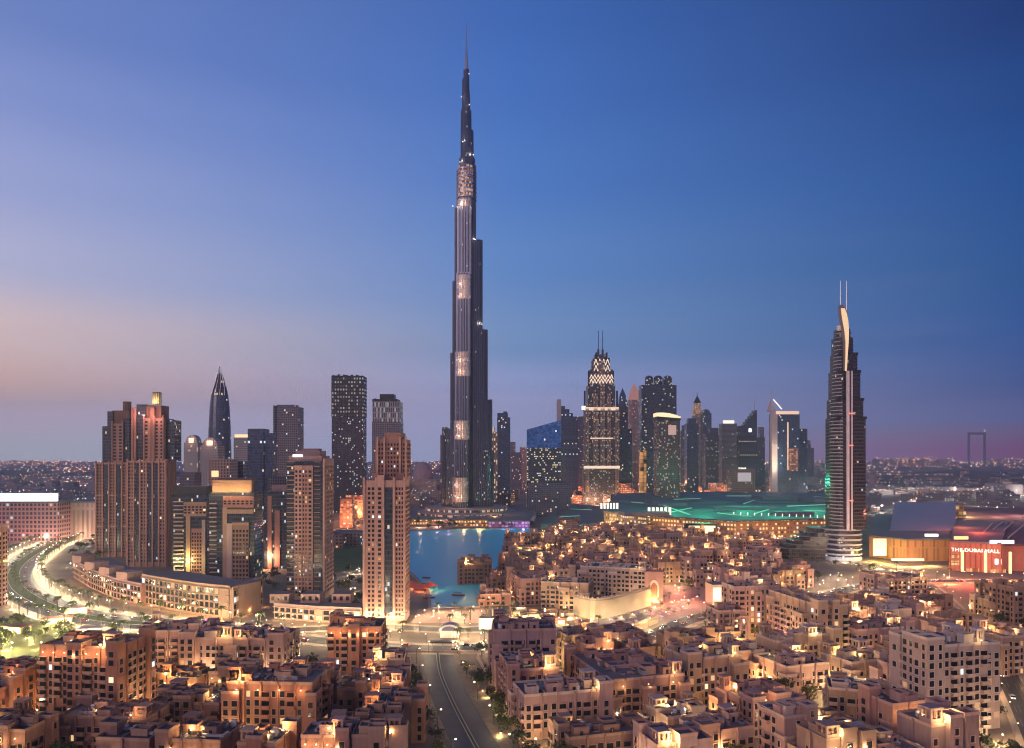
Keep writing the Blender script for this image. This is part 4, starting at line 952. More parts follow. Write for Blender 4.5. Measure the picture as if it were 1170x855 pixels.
def roof_kit():
    for (a, c, hh) in ((2.4, 1.4, 1.3), (3.2, 1.8, 1.6), (1.5, 1.2, 1.0)):
        q = MB(); q.box(0, 0, a, c, .25, hh); q.box(0, 0, a*.9, c*.2, 0, .25); q.ring([(c*.36, hh), (c*.36, hh+.2), (c*.3, hh+.2)], -a*.2, 0, 10, 1); q.ring([(c*.36, hh), (c*.36, hh+.2), (c*.3, hh+.2)], a*.25, 0, 10, 1); RK.append(('cooling_unit', q.mesh('cooling_unit', [ACM, RAIL])))
    q = MB(); q.ring([(.95, .4), (1.0, 1.9), (.6, 2.2), (.25, 2.3)], 0, 0, 12)
    for k in range(4): q.box(.6*cos(k*pi/2), .6*sin(k*pi/2), .15, .15, 0, .5)
    RK.append(('water_tank', q.mesh('water_tank', [mat('tank_white', (.5, .48, .45), .6)])))
    q = MB(); q.box(0, 0, 6, .7, .4, 1.0); q.box(2.7, 1.2, .7, 3, .4, 1.0); q.box(-2, 0, .3, .5, 0, .4); q.box(2, 0, .3, .5, 0, .4); RK.append(('duct', q.mesh('duct', [ACM])))
    q = MB(); q.ring([(.1, .9), (.7, 1.15), (.95, 1.5)], 0, 0, 10, cap=False); q.box(0, 0, .12, .12, 0, 1); RK.append(('satellite_dish', q.mesh('satellite_dish', [mat('dish_white', (.55, .55, .55), .5)])))
    q = MB(); q.box(0, 0, 3, 2.4, 0, .35); q.box(0, 0, 2.6, 2, .35, .5, 0, 1); RK.append(('skylight', q.mesh('skylight', [PALE, PANE])))
    q = MB()
    for x in (-1.5, 1.5):
        for y in (-1.2, 1.2): q.box(x, y, .14, .14, 0, 2.3)
    for i in range(6): q.box(-1.5+i*.6, 0, .16, 2.8, 2.3, 2.45)
    RK.append(('pergola', q.mesh('pergola', [BROWN])))
def rp(px, py, h): return gp(px, py, h)
def at_roof(px, py, h, dpt=0): return gp(px, py, h)

# hand-placed blocks of the near and middle town (roof position in the photograph)
def H_(label, px, py, h, w, d, rot, m, **k):
    X, Y = gp(px, py, h); return house(label, X, Y, w, d, h, rot, m, **k)
a = house('terracotta nine-storey block with uplit parapet at the lower left, trees behind it', sx(107, 333), 334, 34, 22, 31, -8, TERRA, bays=3, wt=2, lampn=3, pw=2600, lampc=(1, .56, .26), uplights=7)
PURP = (.55, .15, 1)
b1 = house('pale pink six-storey apartment wing, left third of the long lower-left row', sx(200, 412), 412, 29, 22, 20, 6, ROSE2, bays=3, wt=1, lampn=2, pw=1800)
b2 = house('pale pink apartment block with stepped parapet, middle of the long lower-left row', sx(249, 398), 397, 24, 24, 20, 0, ROSE2, bays=3, wt=1, lampn=2, pw=1800)
b3 = house('pale mauve apartment block with a blank grey end, right third of the long lower-left row', sx(302, 392), 396, 25, 24, 20, -6, MAUVE, bays=2, wt=1, lampn=2, pw=1500)
house('flat-roofed annex glowing violet behind the long lower-left row', sx(238, 440), 436, 26, 18, 15, 0, MAUVE, wins=1, bays=1, wt=0, lampn=4, pw=3200, lampc=PURP)
c1 = house('orange-lit terracotta block cut by the bottom edge, left of the approach road', sx(318, 309), 309, 33, 19, 23, -3, TERRA, bays=4, wt=3, lampn=5, pw=2600, lampc=(1, .56, .24), uplights=4)
house('red-brown block with a row of lamps under its eaves above dark trees', sx(408, 407), 408, 27, 20, 22.5, 2, TERRA, bays=2, wt=1, lampn=2, pw=1500, lampc=(1, .5, .2), uplights=6)
house('low pink house with little chimneys, first along the approach road below the crossing', sx(445, 398), 398, 16, 20, 9, 4, ROSE2, bays=2, wt=2, lampn=3, pw=1800, storey=3)
house('pink house with open roof terraces midway down the approach road', sx(438, 352), 352, 20, 24, 11, 2, ROSE, bays=3, wt=2, lampn=3, pw=2400, lampc=(1, .55, .22))
house('orange roof-lit house at the bottom edge beside the approach road', sx(452, 315), 313, 22, 22, 13, 2, TERRA, bays=3, wt=2, lampn=4, pw=2200, lampc=(1, .55, .22))
house('dark-roofed low block with skylight boxes at the bottom left corner', sx(130, 297), 298, 34, 16, 13, -4, BROWN, bays=3, wt=1, lampn=2, pw=1600, lampc=(1, .5, .2))
house('dark-roofed low block with teal roof garden just left of the orange-lit block', sx(222, 318), 320, 28, 20, 12, -4, BROWN, bays=3, wt=1, lampn=2, pw=1500)
house('brown five-storey block cut by the left edge under the park', sx(22, 343), 344, 24, 22, 17, -10, TERRA, bays=2, wt=1, lampn=2, pw=1800, lampc=(1, .5, .2))
house('rose block of the lower left corner partly outside the picture', sx(10, 312), 300, 26, 16, 10, -6, BROWN, bays=2, wt=1, lampn=2, pw=1500)
house('stone tower sliver showing at the left edge beside the boulevard bend', sx(-27, 560), 566, 24, 20, 58, 0, ROSE, bays=1, wt=0, lampn=0, acs=False, name='apartment_tower', cat='tower')
house('mauve eight-storey block right of the approach road with a small roof dome', sx(598, 378), 379, 29, 22, 28, 4, MAUVE, bays=3, wt=2, lampn=2, pw=1400)
house('rose terrace with a yellow-lit corner box beside the mauve eight-storey block', sx(603, 345), 348, 20, 30, 19, 12, ROSE, bays=3, wt=1, lampn=3, pw=3000)
house('long pink four-storey terrace with a rhythm of dark openings at the bottom centre', sx(640, 312), 316, 34, 18, 17, 14, ROSE2, bays=2, wt=2, lampn=1, pw=1200)
house('dark flat-roofed hall with low white kerbs at the bottom edge right of centre', sx(690, 296), 292, 34, 16, 9, 16, BROWN, bays=2, wt=1, lampn=1, pw=1500, acs=True)
house('large rose corner block with lamps under its far eaves, centre of the right-hand town', 50, 350, 34, 46, 17, 16, ROSE, bays=4, wt=2, lampn=3, pw=1600, uplights=3)
house('sandy block with a blank pale flank beside the large rose corner block', sx(805, 352), 356, 26, 22, 21, 18, SAND, bays=2, wt=1, lampn=2, pw=1600)
house('tan house glowing around a yellow-lit pavilion at the bottom edge', sx(778, 303), 306, 20, 16, 11, 20, SAND, bays=2, wt=2, lampn=5, pw=3200)
house('mauve house with a pale tiled roof hatch at the bottom edge', sx(820, 291), 293, 22, 16, 10, 20, MAUVE, bays=2, wt=1, lampn=2, pw=1500)
# hotel round a pink-lit court
house('rose seven-storey hotel wing with uplights along its base beside the pink court', sx(862, 484), 492, 30, 18, 29, 10, ROSE2, bays=2, wt=0, lampn=1, pw=1500)
house('long stepped sandstone hotel wing right of the pink court', sx(926, 446), 452, 17, 52, 28, 12, SAND, bays=3, wt=0, lampn=1, pw=900, vols=((-9.5, -24, 8, 9, 18), (-9.5, -12, 8, 10, 22)))
house('low grey hotel annex stepping down left of the pink court', sx(832, 466), 472, 17, 18, 18, 10, MAUVE, bays=1, wt=0, lampn=1, pw=900)
house('broad mauve apartment block with lit roof edge near the palm plaza', sx(1027, 545), 552, 34, 24, 25, 14, MAUVE, bays=3, wt=1, lampn=3, pw=2600, uplights=4)
tb = house('tallest pale apartment block of the lower right, eleven storeys with corner turrets', sx(1082, 309), 314, 28, 18, 36, 14, PALE, bays=4, wt=2, lampn=1, pw=700, vols=((19, 5, 14, 16, 34),))
house('pale block with orange-lit flank at the right edge', sx(1160, 398), 404, 26, 20, 19, 12, SAND, bays=2, wt=1, lampn=2, pw=2200, lampc=(1, .5, .2))
house('brown block at the right edge below the red-lit mall', sx(1168, 500), 508, 20, 20, 26, 12, TAN, bays=1, wt=0, lampn=1, pw=1500)
house('long low house with a dark glazed roof left of the tallest pale block', sx(1000, 326), 330, 34, 18, 13, -18, SAND, bays=3, wt=1, lampn=2, pw=2000)
house('courtyard house with an orange-lit inner court near the bottom edge', sx(872, 320), 324, 26, 24, 12, 22, ROSE, bays=4, wt=2, lampn=4, pw=2600, lampc=(1, .5, .18))
house('sandy house crowned by a yellow-lit lantern box, middle of the lower right town', sx(982, 372), 376, 24, 20, 14, 20, SAND, bays=3, wt=3, lampn=4, pw=3200)
house('rose house with two lit wind towers in front of the stepped hotel wing', sx(905, 372), 374, 24, 24, 13, 20, ROSE2, bays=3, wt=2, lampn=3, pw=2600)
house('sandy terrace with a bright yellow roof pavilion behind the tallest pale block', sx(1076, 378), 384, 28, 20, 17, 14, PALE, bays=2, wt=3, lampn=4, pw=3400)
house('mauve terrace with dark window pairs left of the yellow roof pavilion', sx(1003, 428), 434, 34, 18, 16, 14, MAUVE, bays=3, wt=1, lampn=3, pw=2400)
house('brown block with a shaded overgrown wall right of the stepped hotel wing', sx(978, 440), 446, 20, 22, 14, 14, BROWN, bays=1, wt=1, lampn=3, pw=2600)

# lake-side buildings
X, Y = gp(542, 668)
isl = house('square brown waterside building with a gold-lit roof box jutting into the lake', X, Y+22, 26, 44, 17, 2, BROWN, wins=1, bays=3, wt=2, lampn=3, pw=4500, lampc=(1, .6, .2))
X, Y = gp(608, 646)
house('gold-lit lodge with bright terraces at the lake corner', X, Y, 44, 34, 15, 6, TAN, wins=1, bays=4, wt=3, lampn=8, pw=7000, lampc=(1, .6, .18), uplights=7)
X, Y = gp(590, 632)
house('tall dark rose lakeside house behind the gold-lit lodge', X, Y, 24, 24, 20, 6, BROWN, wins=1, bays=2, wt=1, lampn=2, pw=4000, lampc=(1, .55, .2))
X, Y = gp(565, 690)
house('low rose boathouse between the lake and the waterfront plaza', X, Y, 22, 16, 8, 8, ROSE, wins=1, bays=2, wt=1, lampn=2, pw=2000)
X, Y = gp(608, 690)
house('rose residence with a long slatted flank above the lit souk', X, Y+14, 26, 40, 19, 14, ROSE, wins=2, bays=3, wt=1, lampn=1, pw=1500)
X, Y = gp(650, 697)
house('sandy arcaded residence with arched dark openings above the cream fortress wall', X, Y+12, 34, 26, 19, -14, SAND, wins=2, bays=3, wt=1, lampn=1, pw=1500, lit=.02)
X, Y = gp(708, 684)
house('white-arched residence running along the top of the cream fortress wall', X, Y+20, 52, 24, 22, -20, PALE, wins=2, bays=4, wt=1, lampn=1, pw=1500, lit=.02)

# cream fortress wall and its lower terrace
def wall_run(name, label, pts, h, th, m, lamps, pw, lc, cren=True, cat='wall'):
    line = curve_pts([gp(*p) for p in pts], 5); c0 = line[0]; L0 = [(p[0]-c0[0], p[1]-c0[1]) for p in line]
    t = thing(name, label, cat, c0); bk = offset(L0, th); b = MB(); b.prism(L0+bk[::-1], 0, h, 0); b.obj('wall', [m], t)
    for a, c in zip(line, line[1:]): claim((a[0]+c[0])/2, (a[1]+c[1])/2, hypot(c[0]-a[0], c[1]-a[1])+1, th*2, atan2(c[1]-a[1], c[0]-a[0]))
    e = MB(); e2 = offset(L0, -.25)
    for a, c in zip(e2, e2[1:]):
        ln = hypot(c[0]-a[0], c[1]-a[1]); an = atan2(c[1]-a[1], c[0]-a[0]); e.box((a[0]+c[0])/2, (a[1]+c[1])/2, ln, .5, h-1.6, h-1.2, an)
        if cren:
            n = max(1, int(ln/2.2))
            for i in range(n): f = (i+.5)/n; e.box(a[0]+(c[0]-a[0])*f+.4*-sin(an), a[1]+(c[1]-a[1])*f+.4*cos(an), 1.1, .6, h, h+1, an)
    e.obj('crenellation', [lighter(m)], t)
    n = len(L0)-1
    for i in range(lamps):
        f = (i+.5)/lamps*n; j = int(f); g = f-j; a, c = L0[j], L0[j+1]; an = atan2(c[1]-a[1], c[0]-a[0])
        l_ = MB(); l_.box(0, 0, .5, .5, 0, .6); q = l_.obj('floodlight', [LAMPG], t, (a[0]+(c[0]-a[0])*g+sin(an)*6, a[1]+(c[1]-a[1])*g-cos(an)*6, .2)); lamp(q, (0, 0, 1.6), pw, lc, .5)
    return t
CREAM = mat('cream_plaster', (.58, .48, .33), .85, var=.14, scale=.12)
wall_run('fortress_wall', 'tall curved cream fortress wall, floodlit, above the souk square', [(655, 702), (680, 708), (712, 702), (744, 692)], 14, 2.5, CREAM, 8, 1500, (1, .78, .42))
wall_run('terrace_wall', 'lower curved terrace wall with bright lamps in front of the cream fortress wall', [(664, 722), (695, 727), (725, 722), (752, 712)], 5, 1.5, CREAM, 6, 1500, (1, .72, .34))
def gate():
    X, Y = gp(747, 684); t = thing('gatehouse', 'square pale gatehouse with a pointed white arch beside the red market square', 'gate', (X, Y), radians(-8)); claim(X, Y, 16, 14)
    b = MB(); b.box(0, 0, 14, 10, 0, 20); parapet(b, 0, 0, 14.4, 10.4, 20, 1.2); b.obj('wall', [ROSE2], t)
    a = MB(); n = 8; P = [(-3.6, 2)]+[(-3.6+3.6*(1-cos(pi/2*i/n))*1.0, 9+6*sin(pi/2*i/n)) for i in range(n+1)]; P = P+[(-x, z) for x, z in P[::-1]]
    Q = [(x*.72, 2+(z-2)*.84) for x, z in P]
    for i in range(len(P)-1): a.face([(P[i][0], -5.4, P[i][1]), (P[i+1][0], -5.4, P[i+1][1]), (Q[i+1][0], -5.4, Q[i+1][1]), (Q[i][0], -5.4, Q[i][1])]); a.face([(P[i][0], -5.4, P[i][1]), (P[i][0], -5, P[i][1]), (P[i+1][0], -5, P[i+1][1]), (P[i+1][0], -5.4, P[i+1][1])])
    a.obj('arch', [mat('arch_white', (.7, .62, .52), .8)], t)
    d_ = MB(); d_.face([(x, -5.1, z) for x, z in Q]); d_.obj('opening', [TERRA], t)
    lamp(t, (0, -9, 2), 5000, WARM, .5)
gate()

# ------------------------------------------------------------------ the rest of the old town, row on row
REG = [   # (polygon in photo ground columns/rows, grid angle, heights in storeys, cell, wall tones)
    ([(560, 735), (800, 742), (960, 760), (1110, 770), (1180, 800), (1180, 935), (560, 935)], 18, (3, 5), (23, 20), (ROSE, ROSE2, SAND, TAN, MAUVE, BROWN, PALE)),
    ([(960, 690), (1180, 690), (1180, 800), (1110, 770), (960, 760)], 14, (3, 5), (23, 20), (ROSE, SAND, TAN, MAUVE, BROWN, PALE)),
    ([(795, 725), (960, 705), (960, 770), (760, 760)], 14, (3, 4), (22, 19), (ROSE, SAND, TAN, MAUVE, BROWN)),
    ([(560, 640), (640, 612), (690, 612), (880, 628), (940, 655), (1000, 668), (905, 688), (830, 690), (745, 668), (640, 690), (560, 690)], 12, (3, 6), (24, 21), (ROSE, MAUVE, TAN, BROWN, ROSE, MAUVE)),
    ([(320, 790), (480, 770), (480, 935), (300, 935)], 2, (2, 4), (20, 18), (TERRA, ROSE, BROWN, TAN)),
    ([(-80, 800), (330, 790), (300, 935), (-80, 935)], -6, (2, 4), (23, 20), (TERRA, BROWN, ROSE)),
]
LANDMARKS = [('the cream fortress wall', gp(705, 700)), ('the pink-lit hotel court', gp(885, 740)), ('the tallest pale apartment block', gp(1085, 845)), ('the gold-lit lake lodge', gp(608, 640)), ('the red-lit mall front', gp(1110, 655)), ('the round-based hotel tower', gp(966, 645)), ('the market square', gp(785, 690)), ('the approach road', gp(520, 800)), ('the large rose corner block', (50, 350)), ('the orange-lit terracotta block', gp(318, 850)), ('the nine-storey terracotta block', gp(107, 830)), ('the green-roofed mall', gp(800, 615)), ('the broad mauve block', gp(1027, 705))]
TONE = {'rose_render': 'rose', 'rose_render_pale': 'pale pink', 'sand_render': 'sandy', 'tan_render': 'tan', 'mauve_render': 'mauve', 'brown_render': 'brown', 'pale_render': 'pale stone', 'terracotta_render': 'terracotta'}
NUMW = ['', '', 'two', 'three', 'four', 'five', 'six', 'seven']
ORDW = ['nearest', 'second nearest', 'third nearest', 'fourth nearest', 'fifth nearest', 'sixth nearest', 'seventh nearest', 'eighth nearest']
FILL = []
LKW = [(p[0], p[1]) for p in LAKE]
PLZ = [[gp(*p) for p in q] for q in (((478, 696), (552, 694), (560, 712), (470, 712)), ((560, 695), (700, 690), (790, 700), (760, 735), (650, 738), (570, 732)), ((740, 668), (830, 672), (820, 712), (740, 706)), ((820, 735), (900, 735), (900, 760), (830, 760)), ((880, 640), (948, 640), (950, 668), (890, 668)), ((940, 655), (1000, 640), (1060, 668), (1000, 690), (930, 700)))]
for (P, ang, st, cell, tones) in REG:
    Pw = [gp(*p) for p in P]; r = radians(ang); c, s_ = cos(r), sin(r)
    us = [x*c+y*s_ for x, y in Pw]; vs = [-x*s_+y*c for x, y in Pw]
    u = min(us)
    while u < max(us):
        v = min(vs)
        while v < max(vs):
            w = rnd.uniform(.62, .9)*cell[0]; d = rnd.uniform(.62, .86)*cell[1]
            uu, vv = u+rnd.uniform(-2, 2), v+rnd.uniform(-2, 2); x, y = uu*c-vv*s_, uu*s_+vv*c
            ok = y > 262 and rnd.random() > (.34 if ang == -6 else .15) and inpoly(x, y, Pw) and not inpoly(x, y, LKW) and not any(inpoly(x, y, q) for q in PLZ)
            px = CX+x/y*F
            ok = ok and -60 < px < 1230
            if ok:
                for sc in (1, .8):
                    if free(x, y, w*sc+1.5, d*sc+1.5, r):
                        FILL.append([x, y, w*sc, d*sc, ang+rnd.choice((0, 0, 0, 90, -4, 5)), rnd.randint(*st), rnd.choice(tones)]); claim(x, y, w*sc+1, d*sc+1, r); break
            v += cell[1]
        u += cell[0]
# label every one by its look and by the landmark it is nearest to
KEY = {}
for q in FILL:
    ft = rnd.random(); q.append('lit wind tower' if ft < .42 else ('plain flat roof' if ft < .72 else 'bright roof lamps'))
    lm = min(LANDMARKS, key=lambda l: hypot(l[1][0]-q[0], l[1][1]-q[1])); q.append(lm)
    KEY.setdefault((TONE[q[6].name], q[5], q[7], lm[0]), []).append(q)
for (tone, n, ft, lmn), L_ in KEY.items():
    L_.sort(key=lambda q: hypot(q[8][1][0]-q[0], q[8][1][1]-q[1]))
    for i, q in enumerate(L_):
        q.append('%s %s-storey house, %s%s, %s %s' % (tone, NUMW[q[5]], 'a ' if ft != 'bright roof lamps' else '', ft, ('near' if len(L_) == 1 else ORDW[min(i, 7)]+' to'), lmn))
for (x, y, w, d, ang, st, m, ft, lm, lab) in FILL:
    OCC.append(obb(x, y, w, d, radians(ang)))
    wl = 2 if y < 400 else (1 if y < 820 else 1)
    house(lab, x, y, w, d, st*3.4+rnd.uniform(.4, 1.2), ang, m, wins=wl, bays=3 if y < 700 else 2, wt=0 if ft == 'plain flat roof' else 1, lampn={'lit wind tower': 1, 'plain flat roof': 0, 'bright roof lamps': 3 if y < 600 else 2}[ft], pw=rnd.choice((1800, 2800, 4200))*(1 if y < 560 else .7), lampc=rnd.choice(((1, .66, .25), (1, .58, .22), (1, .74, .36))), balc=y < 640, lit=.05, uplights=rnd.choice((0, 0, 2, 3, 4)) if y < 640 else rnd.choice((0, 0, 1)), group='town houses of the old quarter', name='town_house', acs=y < 700)
# ------------------------------------------------------------------ the round-based hotel tower
def hotel():
    Y = 820; k = Y/F; cx = 966; X = lambda px: (px-cx)*k
    t = thing('hotel_tower', 'dark banded hotel tower with a curved gold blade crown, twin masts and a round base', 'hotel', (sx(cx, Y), Y+6)); claim(sx(cx, Y), Y+20, 60, 60)
    white = mat('white_band', (.33, .36, .43), .5, var=.06); dk = facade('hotel_glass', (.035, .032, .042), (.018, .018, .026), 2.4, 3.6, .8, .7, .012, ls=.9, rough=.15, wrough=.4, cool=.6)
    Z = lambda py: sz(py, Y)
    tiers = [(951, 989.5, 605, 478, 24), (952, 987, 478, 457, 22), (953.5, 984, 457, 425, 20), (955, 981, 425, 405, 18), (956, 976.5, 405, 386, 16), (958, 974, 386, 376, 13)]
    b = MB(); e = MB(); e2 = MB()
    for (a, c, yb, yt, d) in tiers:
        z0, z1 = Z(yb), Z(yt); xa, xc = X(a), X(c); r_ = 4
        P = [(xa, 0), (xa+1.5, -d*.35), (xa+5, -d/2), (X(960), -d/2-1.5), (X(970), -d/2-1.5), (xc-5, -d/2), (xc-1.5, -d*.35), (xc, 0), (xc, d/2), (xa, d/2)]
        b.prism(P, z0, z1, 0, 1)
        n = max(1, int((z1-z0)/3.6))
        for j in range(n):
            zz = z0+(z1-z0)*j/n
            e.prism([(xa-.4, 0), (xa+1, -d*.35-.5), (xa+5, -d/2-.7), (X(959.5), -d/2-2), (X(959.5), 0)], zz, zz+.9, 0, 0, True)
            e2.prism([(X(972), 0), (X(972), -d/2-1.8), (xc-5, -d/2-.7), (xc-1, -d*.35-.5), (xc+.4, 0)], zz, zz+.7, 0, 0, True)
        q = MB(); 
    b.obj('shaft', [dk, ROOF], t); e.obj('balcony_edge', [white], t); e2.obj('balcony_band', [mat('grey_band', (.06, .066, .085), .4, var=.05)], t)
    # cornices at every step
    for (a, c, yb, yt, d) in tiers[:4]:
        q = MB(); q.box(X((a+c)/2), 0, (c-a)*k-4, d+1, Z(yt)-1.5, Z(yt)+1.5); q.obj('cornice', [DARK], t)
    # central white spine turning into the curved gold blade
    s_ = MB(); s_.box(X(964.2), -15.5, 2.6*k, 3, Z(605), Z(425)); s_.box(X(968.6), -15, 1.5*k, 3, Z(605), Z(425)); s_.box(X(966.5), -14.2, 3*k, 2, Z(605), Z(425), 0, 1); s_.obj('spine', [mat('spine_white', (.7, .66, .68), .5), DARK], t)
    BX = lambda px: X(px-4.5)
    g = MB(); prof = [(425, 965.4, 969.0), (405, 965.6, 970.0), (392, 965.4, 970.8), (380, 964.0, 971.0), (368, 962.0, 970.4), (360, 960.6, 969.6), (354, 960.2, 967.4), (350, 961, 964)]
    for (y0, a0, c0), (y1, a1, c1) in zip(prof, prof[1:]):
        g.prism([(BX(a0), -13.5), (BX(c0), -13.5), (BX(c0), -9.2), (BX(a0), -9.2)], Z(y0), Z(y1), 0, 0, True, [(BX(a1), -13.5), (BX(c1), -13.5), (BX(c1), -9.2), (BX(a1), -9.2)])
    blade = g.obj('blade', [mat('bronze_edge', (.26, .22, .22), .4, .4, .05)], t)
    g = MB(); prof = [(425, 966.4, 968.2), (405, 967, 969.4), (392, 967, 970.4), (380, 965.8, 970.8), (368, 963.6, 970), (360, 962.4, 968.4), (354, 961.8, 966)]
    for (y0, a0, c0), (y1, a1, c1) in zip(prof, prof[1:]):
        g.prism([(BX(a0), -14.1), (BX(c0), -14.1), (BX(c0), -13.6), (BX(a0), -13.6)], Z(y0), Z(y1), 0, 0, True, [(BX(a1), -14.1), (BX(c1), -14.1), (BX(c1), -13.6), (BX(a1), -13.6)])
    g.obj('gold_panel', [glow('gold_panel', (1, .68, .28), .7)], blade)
    for px in (960.3, 967.2):
        m_ = MB(); m_.ring([(.9, Z(376)), (.8, Z(350)), (.45, Z(321))], X(px), -6, 8); m_.obj('mast', [STEEL], t)
    m_ = MB(); m_.ring([(.1, Z(379)), (3, Z(377.5)), (3, Z(373)), (.1, Z(371))], X(958.5), -8, 10); m_.obj('beacon_drum', [mat('white_drum', (.75, .72, .7), .5)], t)
    for yy in (474, 510, 572):
        m_ = MB(); m_.box(X(966.5), -19.3, 4*k, 1, Z(yy), Z(yy)+1.2); m_.obj('red_strip', [REDG], t)
    # round banded base
    base = thing('hotel_podium', 'curved podium of white bands stepping down around the hotel tower foot', 'podium', (sx(966, Y), Y+12))
    q = MB(); R = 23*k
    q.ring([(R*.93, 0), (R*.93, Z(604))], 0, 0, 40, 0); q.obj('drum', [dk], base)
    for j in range(6):
        q = MB(); z = Z(634)+(Z(606)-Z(634))*j/5; q.ring([(R*.93, z), (R, z), (R, z+1.6), (R*.93, z+1.6)], 0, 0, 40, 0, cap=False); q.obj('band', [white], base)
    q = MB(); q.ring([(R*.97, 0), (R*.97, Z(636))], 0, 0, 40, 0, cap=False); q.obj('base_wall', [white], base)
    n = 6
    for j in range(n):
        a0, a1 = 896+j*8, 948; z1 = Z(628-j*4.6)
        q = MB(); xa, xb = (a0-966)*k, (a1-966)*k; q.prism([(xa, 6), (xa+8, -2-j), (xb, -8-j*.5), (xb, 26), (xa, 26)], 0 if j == 0 else Z(628-(j-1)*4.6), z1-.5, 0); q.prism([(xa-1, 6), (xa+7.5, -3-j), (xb, -9-j*.5), (xb, 26), (xa-1, 26)], z1-.5, z1, 1); q.obj('terrace', [dk, mat('terrace_edge', (.17, .19, .23), .5, var=.05)], base)
    for a in (-2.2, -1.8, -1.4, -1.0): lamp(base, (cos(a)*R*1.35, sin(a)*R*1.35, 3), 1600, (1, .9, .85), .8)
    claim(sx(935, Y), Y+10, 60, 40)
hotel()

# ------------------------------------------------------------------ the mall: long low halls with teal-lit roofs
TEAL = mat('roof_teal', (.07, .105, .12), .6, var=.35, scale=.03)
GREENG = glow('green_strip', (.03, .7, .3), .32)
AMW = facade('amber_wall', (.40, .22, .12), (.35, .18, .07), 4.5, 5.2, .55, .5, .6, litc=(1, .62, .25), ls=1.9, cool=.06)
def hall(name, label, P, h, wallm, roofm, strips=(), domes=(), lamps=(), cat='mall'):
    """P: footprint as photo (px, py) at ground"""
    Q = [gp(*p) for p in P]; c0 = Q[0]; t = thing(name, label, cat, c0); R = [(p[0]-c0[0], p[1]-c0[1]) for p in Q]
    b = MB(); b.prism(R, 0, h, 0); b.obj('wall', [wallm], t)
    cx_ = sum(p[0] for p in R)/len(R); cy_ = sum(p[1] for p in R)/len(R)
    b = MB(); b.prism([(cx_+(p[0]-cx_)*1.012, cy_+(p[1]-cy_)*1.012) for p in R], h, h+1.6, 0, 0, True); b.obj('roof', [roofm], t)
    for (a, c, w_) in strips:
        p, q = gp(*a, h), gp(*c, h); b = MB(); ln = hypot(q[0]-p[0], q[1]-p[1]); an = atan2(q[1]-p[1], q[0]-p[0])
        b.box((p[0]+q[0])/2-c0[0], (p[1]+q[1])/2-c0[1], ln, w_*.45, h+1.6, h+2.6, an); b.obj('skylight', [GREENG], t)
    for (px, py, rx, ry, hh) in domes:
        p = gp(px, py, h); b = MB(); b.ring([(1, h+1.6), (.94, h+1.6+hh*.4), (.7, h+1.6+hh*.8), (.3, h+1.6+hh), (.01, h+1.6+hh*1.02)], 0, 0, 24, 0, sxx=rx, syy=ry)
        b.obj('roof_dome', [roofm], t, (p[0]-c0[0], p[1]-c0[1], 0))
    for (px, py, z, pw, lc) in lamps:
        p = gp(px, py); lamp(t, (p[0]-c0[0], p[1]-c0[1], z), pw, lc, 1)
    pts = R; xs_ = [p[0] for p in Q]; ys_ = [p[1] for p in Q]
    claim((min(xs_)+max(xs_))/2, (min(ys_)+max(ys_))/2, (max(xs_)-min(xs_))*.9, (max(ys_)-min(ys_))*.9)
    return t, c0
t, c0 = hall('mall_hall', 'long mall hall with a teal roof crossed by glowing green skylights', [(690, 606), (745, 614), (840, 622), (948, 618), (975, 580), (820, 577), (706, 580)], 28, AMW, TEAL,
     strips=(((752, 577), (788, 590), 7), ((762, 588), (790, 582), 5), ((830, 568), (880, 568), 8), ((862, 589), (884, 582), 6), ((900, 580), (945, 578), 8), ((918, 585), (946, 586), 6), ((820, 588), (858, 592), 4), ((770, 572), (800, 571), 4), ((930, 569), (955, 570), 5), ((720, 575), (742, 577), 3), ((850, 577), (862, 573), 4)),
     domes=((812, 576, 44, 30, 6), (722, 574, 36, 30, 6), (815, 586, 34, 9, 4), (885, 575, 40, 20, 5)),
     lamps=[(px, py, 6, 42000, (1, .52, .2)) for px, py in ((720, 616), (748, 619), (775, 622), (820, 627), (850, 627), (880, 627), (908, 626))])
for (px, py) in ((765, 584), (805, 586), (850, 580), (890, 586), (930, 580)):
    p = gp(px, py, 30); lamp(t, (p[0]-c0[0], p[1]-c0[1], 72), 110000, (.06, 1, .5), 2)  # green lights added in the air above the roof for its teal glow
for (px, py, ww, dd, hh, an) in ((735, 590, 60, 40, 5, .1), (850, 583, 90, 30, 4, -.05), (905, 590, 50, 26, 5, .05), (760, 578, 50, 60, 4, .2), (890, 571, 80, 70, 5, 0), (940, 574, 60, 60, 6, .1)):
    p = gp(px, py, 28); b = MB(); b.box(0, 0, ww, dd, 29.6, 29.6+hh, an); b.obj('roof_hall', [mat('roof_slate', (.12, .13, .16), .6, var=.25, scale=.05)], t, (p[0]-c0[0], p[1]-c0[1], 0))
for px in range(838, 946, 8):      # slanted roof-edge lights
    p = gp(px, 589.5+.04*(px-838), 28)
    b = MB(); b.bar((0, 0, 0), (2.2, 6, 2.5), .9); b.obj('eaves_light', [PALEG], t, (p[0]-c0[0], p[1]-c0[1], 29.6))
for (a, c, yt, yb, gl) in ((691, 714, 578, 585, 'lit_window_band'), (742, 771, 581, 592, 'lit_window_band')):
    Y_ = 1040; n = 6
    for i in range(n):
        xx = sx(a+(c-a)*(i+.5)/n, Y_); b = MB(); b.box(0, 0, (c-a)/n*.6/F*Y_, 1.2, sz(yb, Y_), sz(yt, Y_)); b.obj('arched_window', [PALEG], t, (xx-c0[0], gp(0, 613)[1]-c0[1]-6+ (40 if a < 700 else 0), 0))
scr = thing('media_screen', 'wide pale yellow lit screen box standing in front of the teal-roofed mall', 'screen', (sx(800, 960), 960))
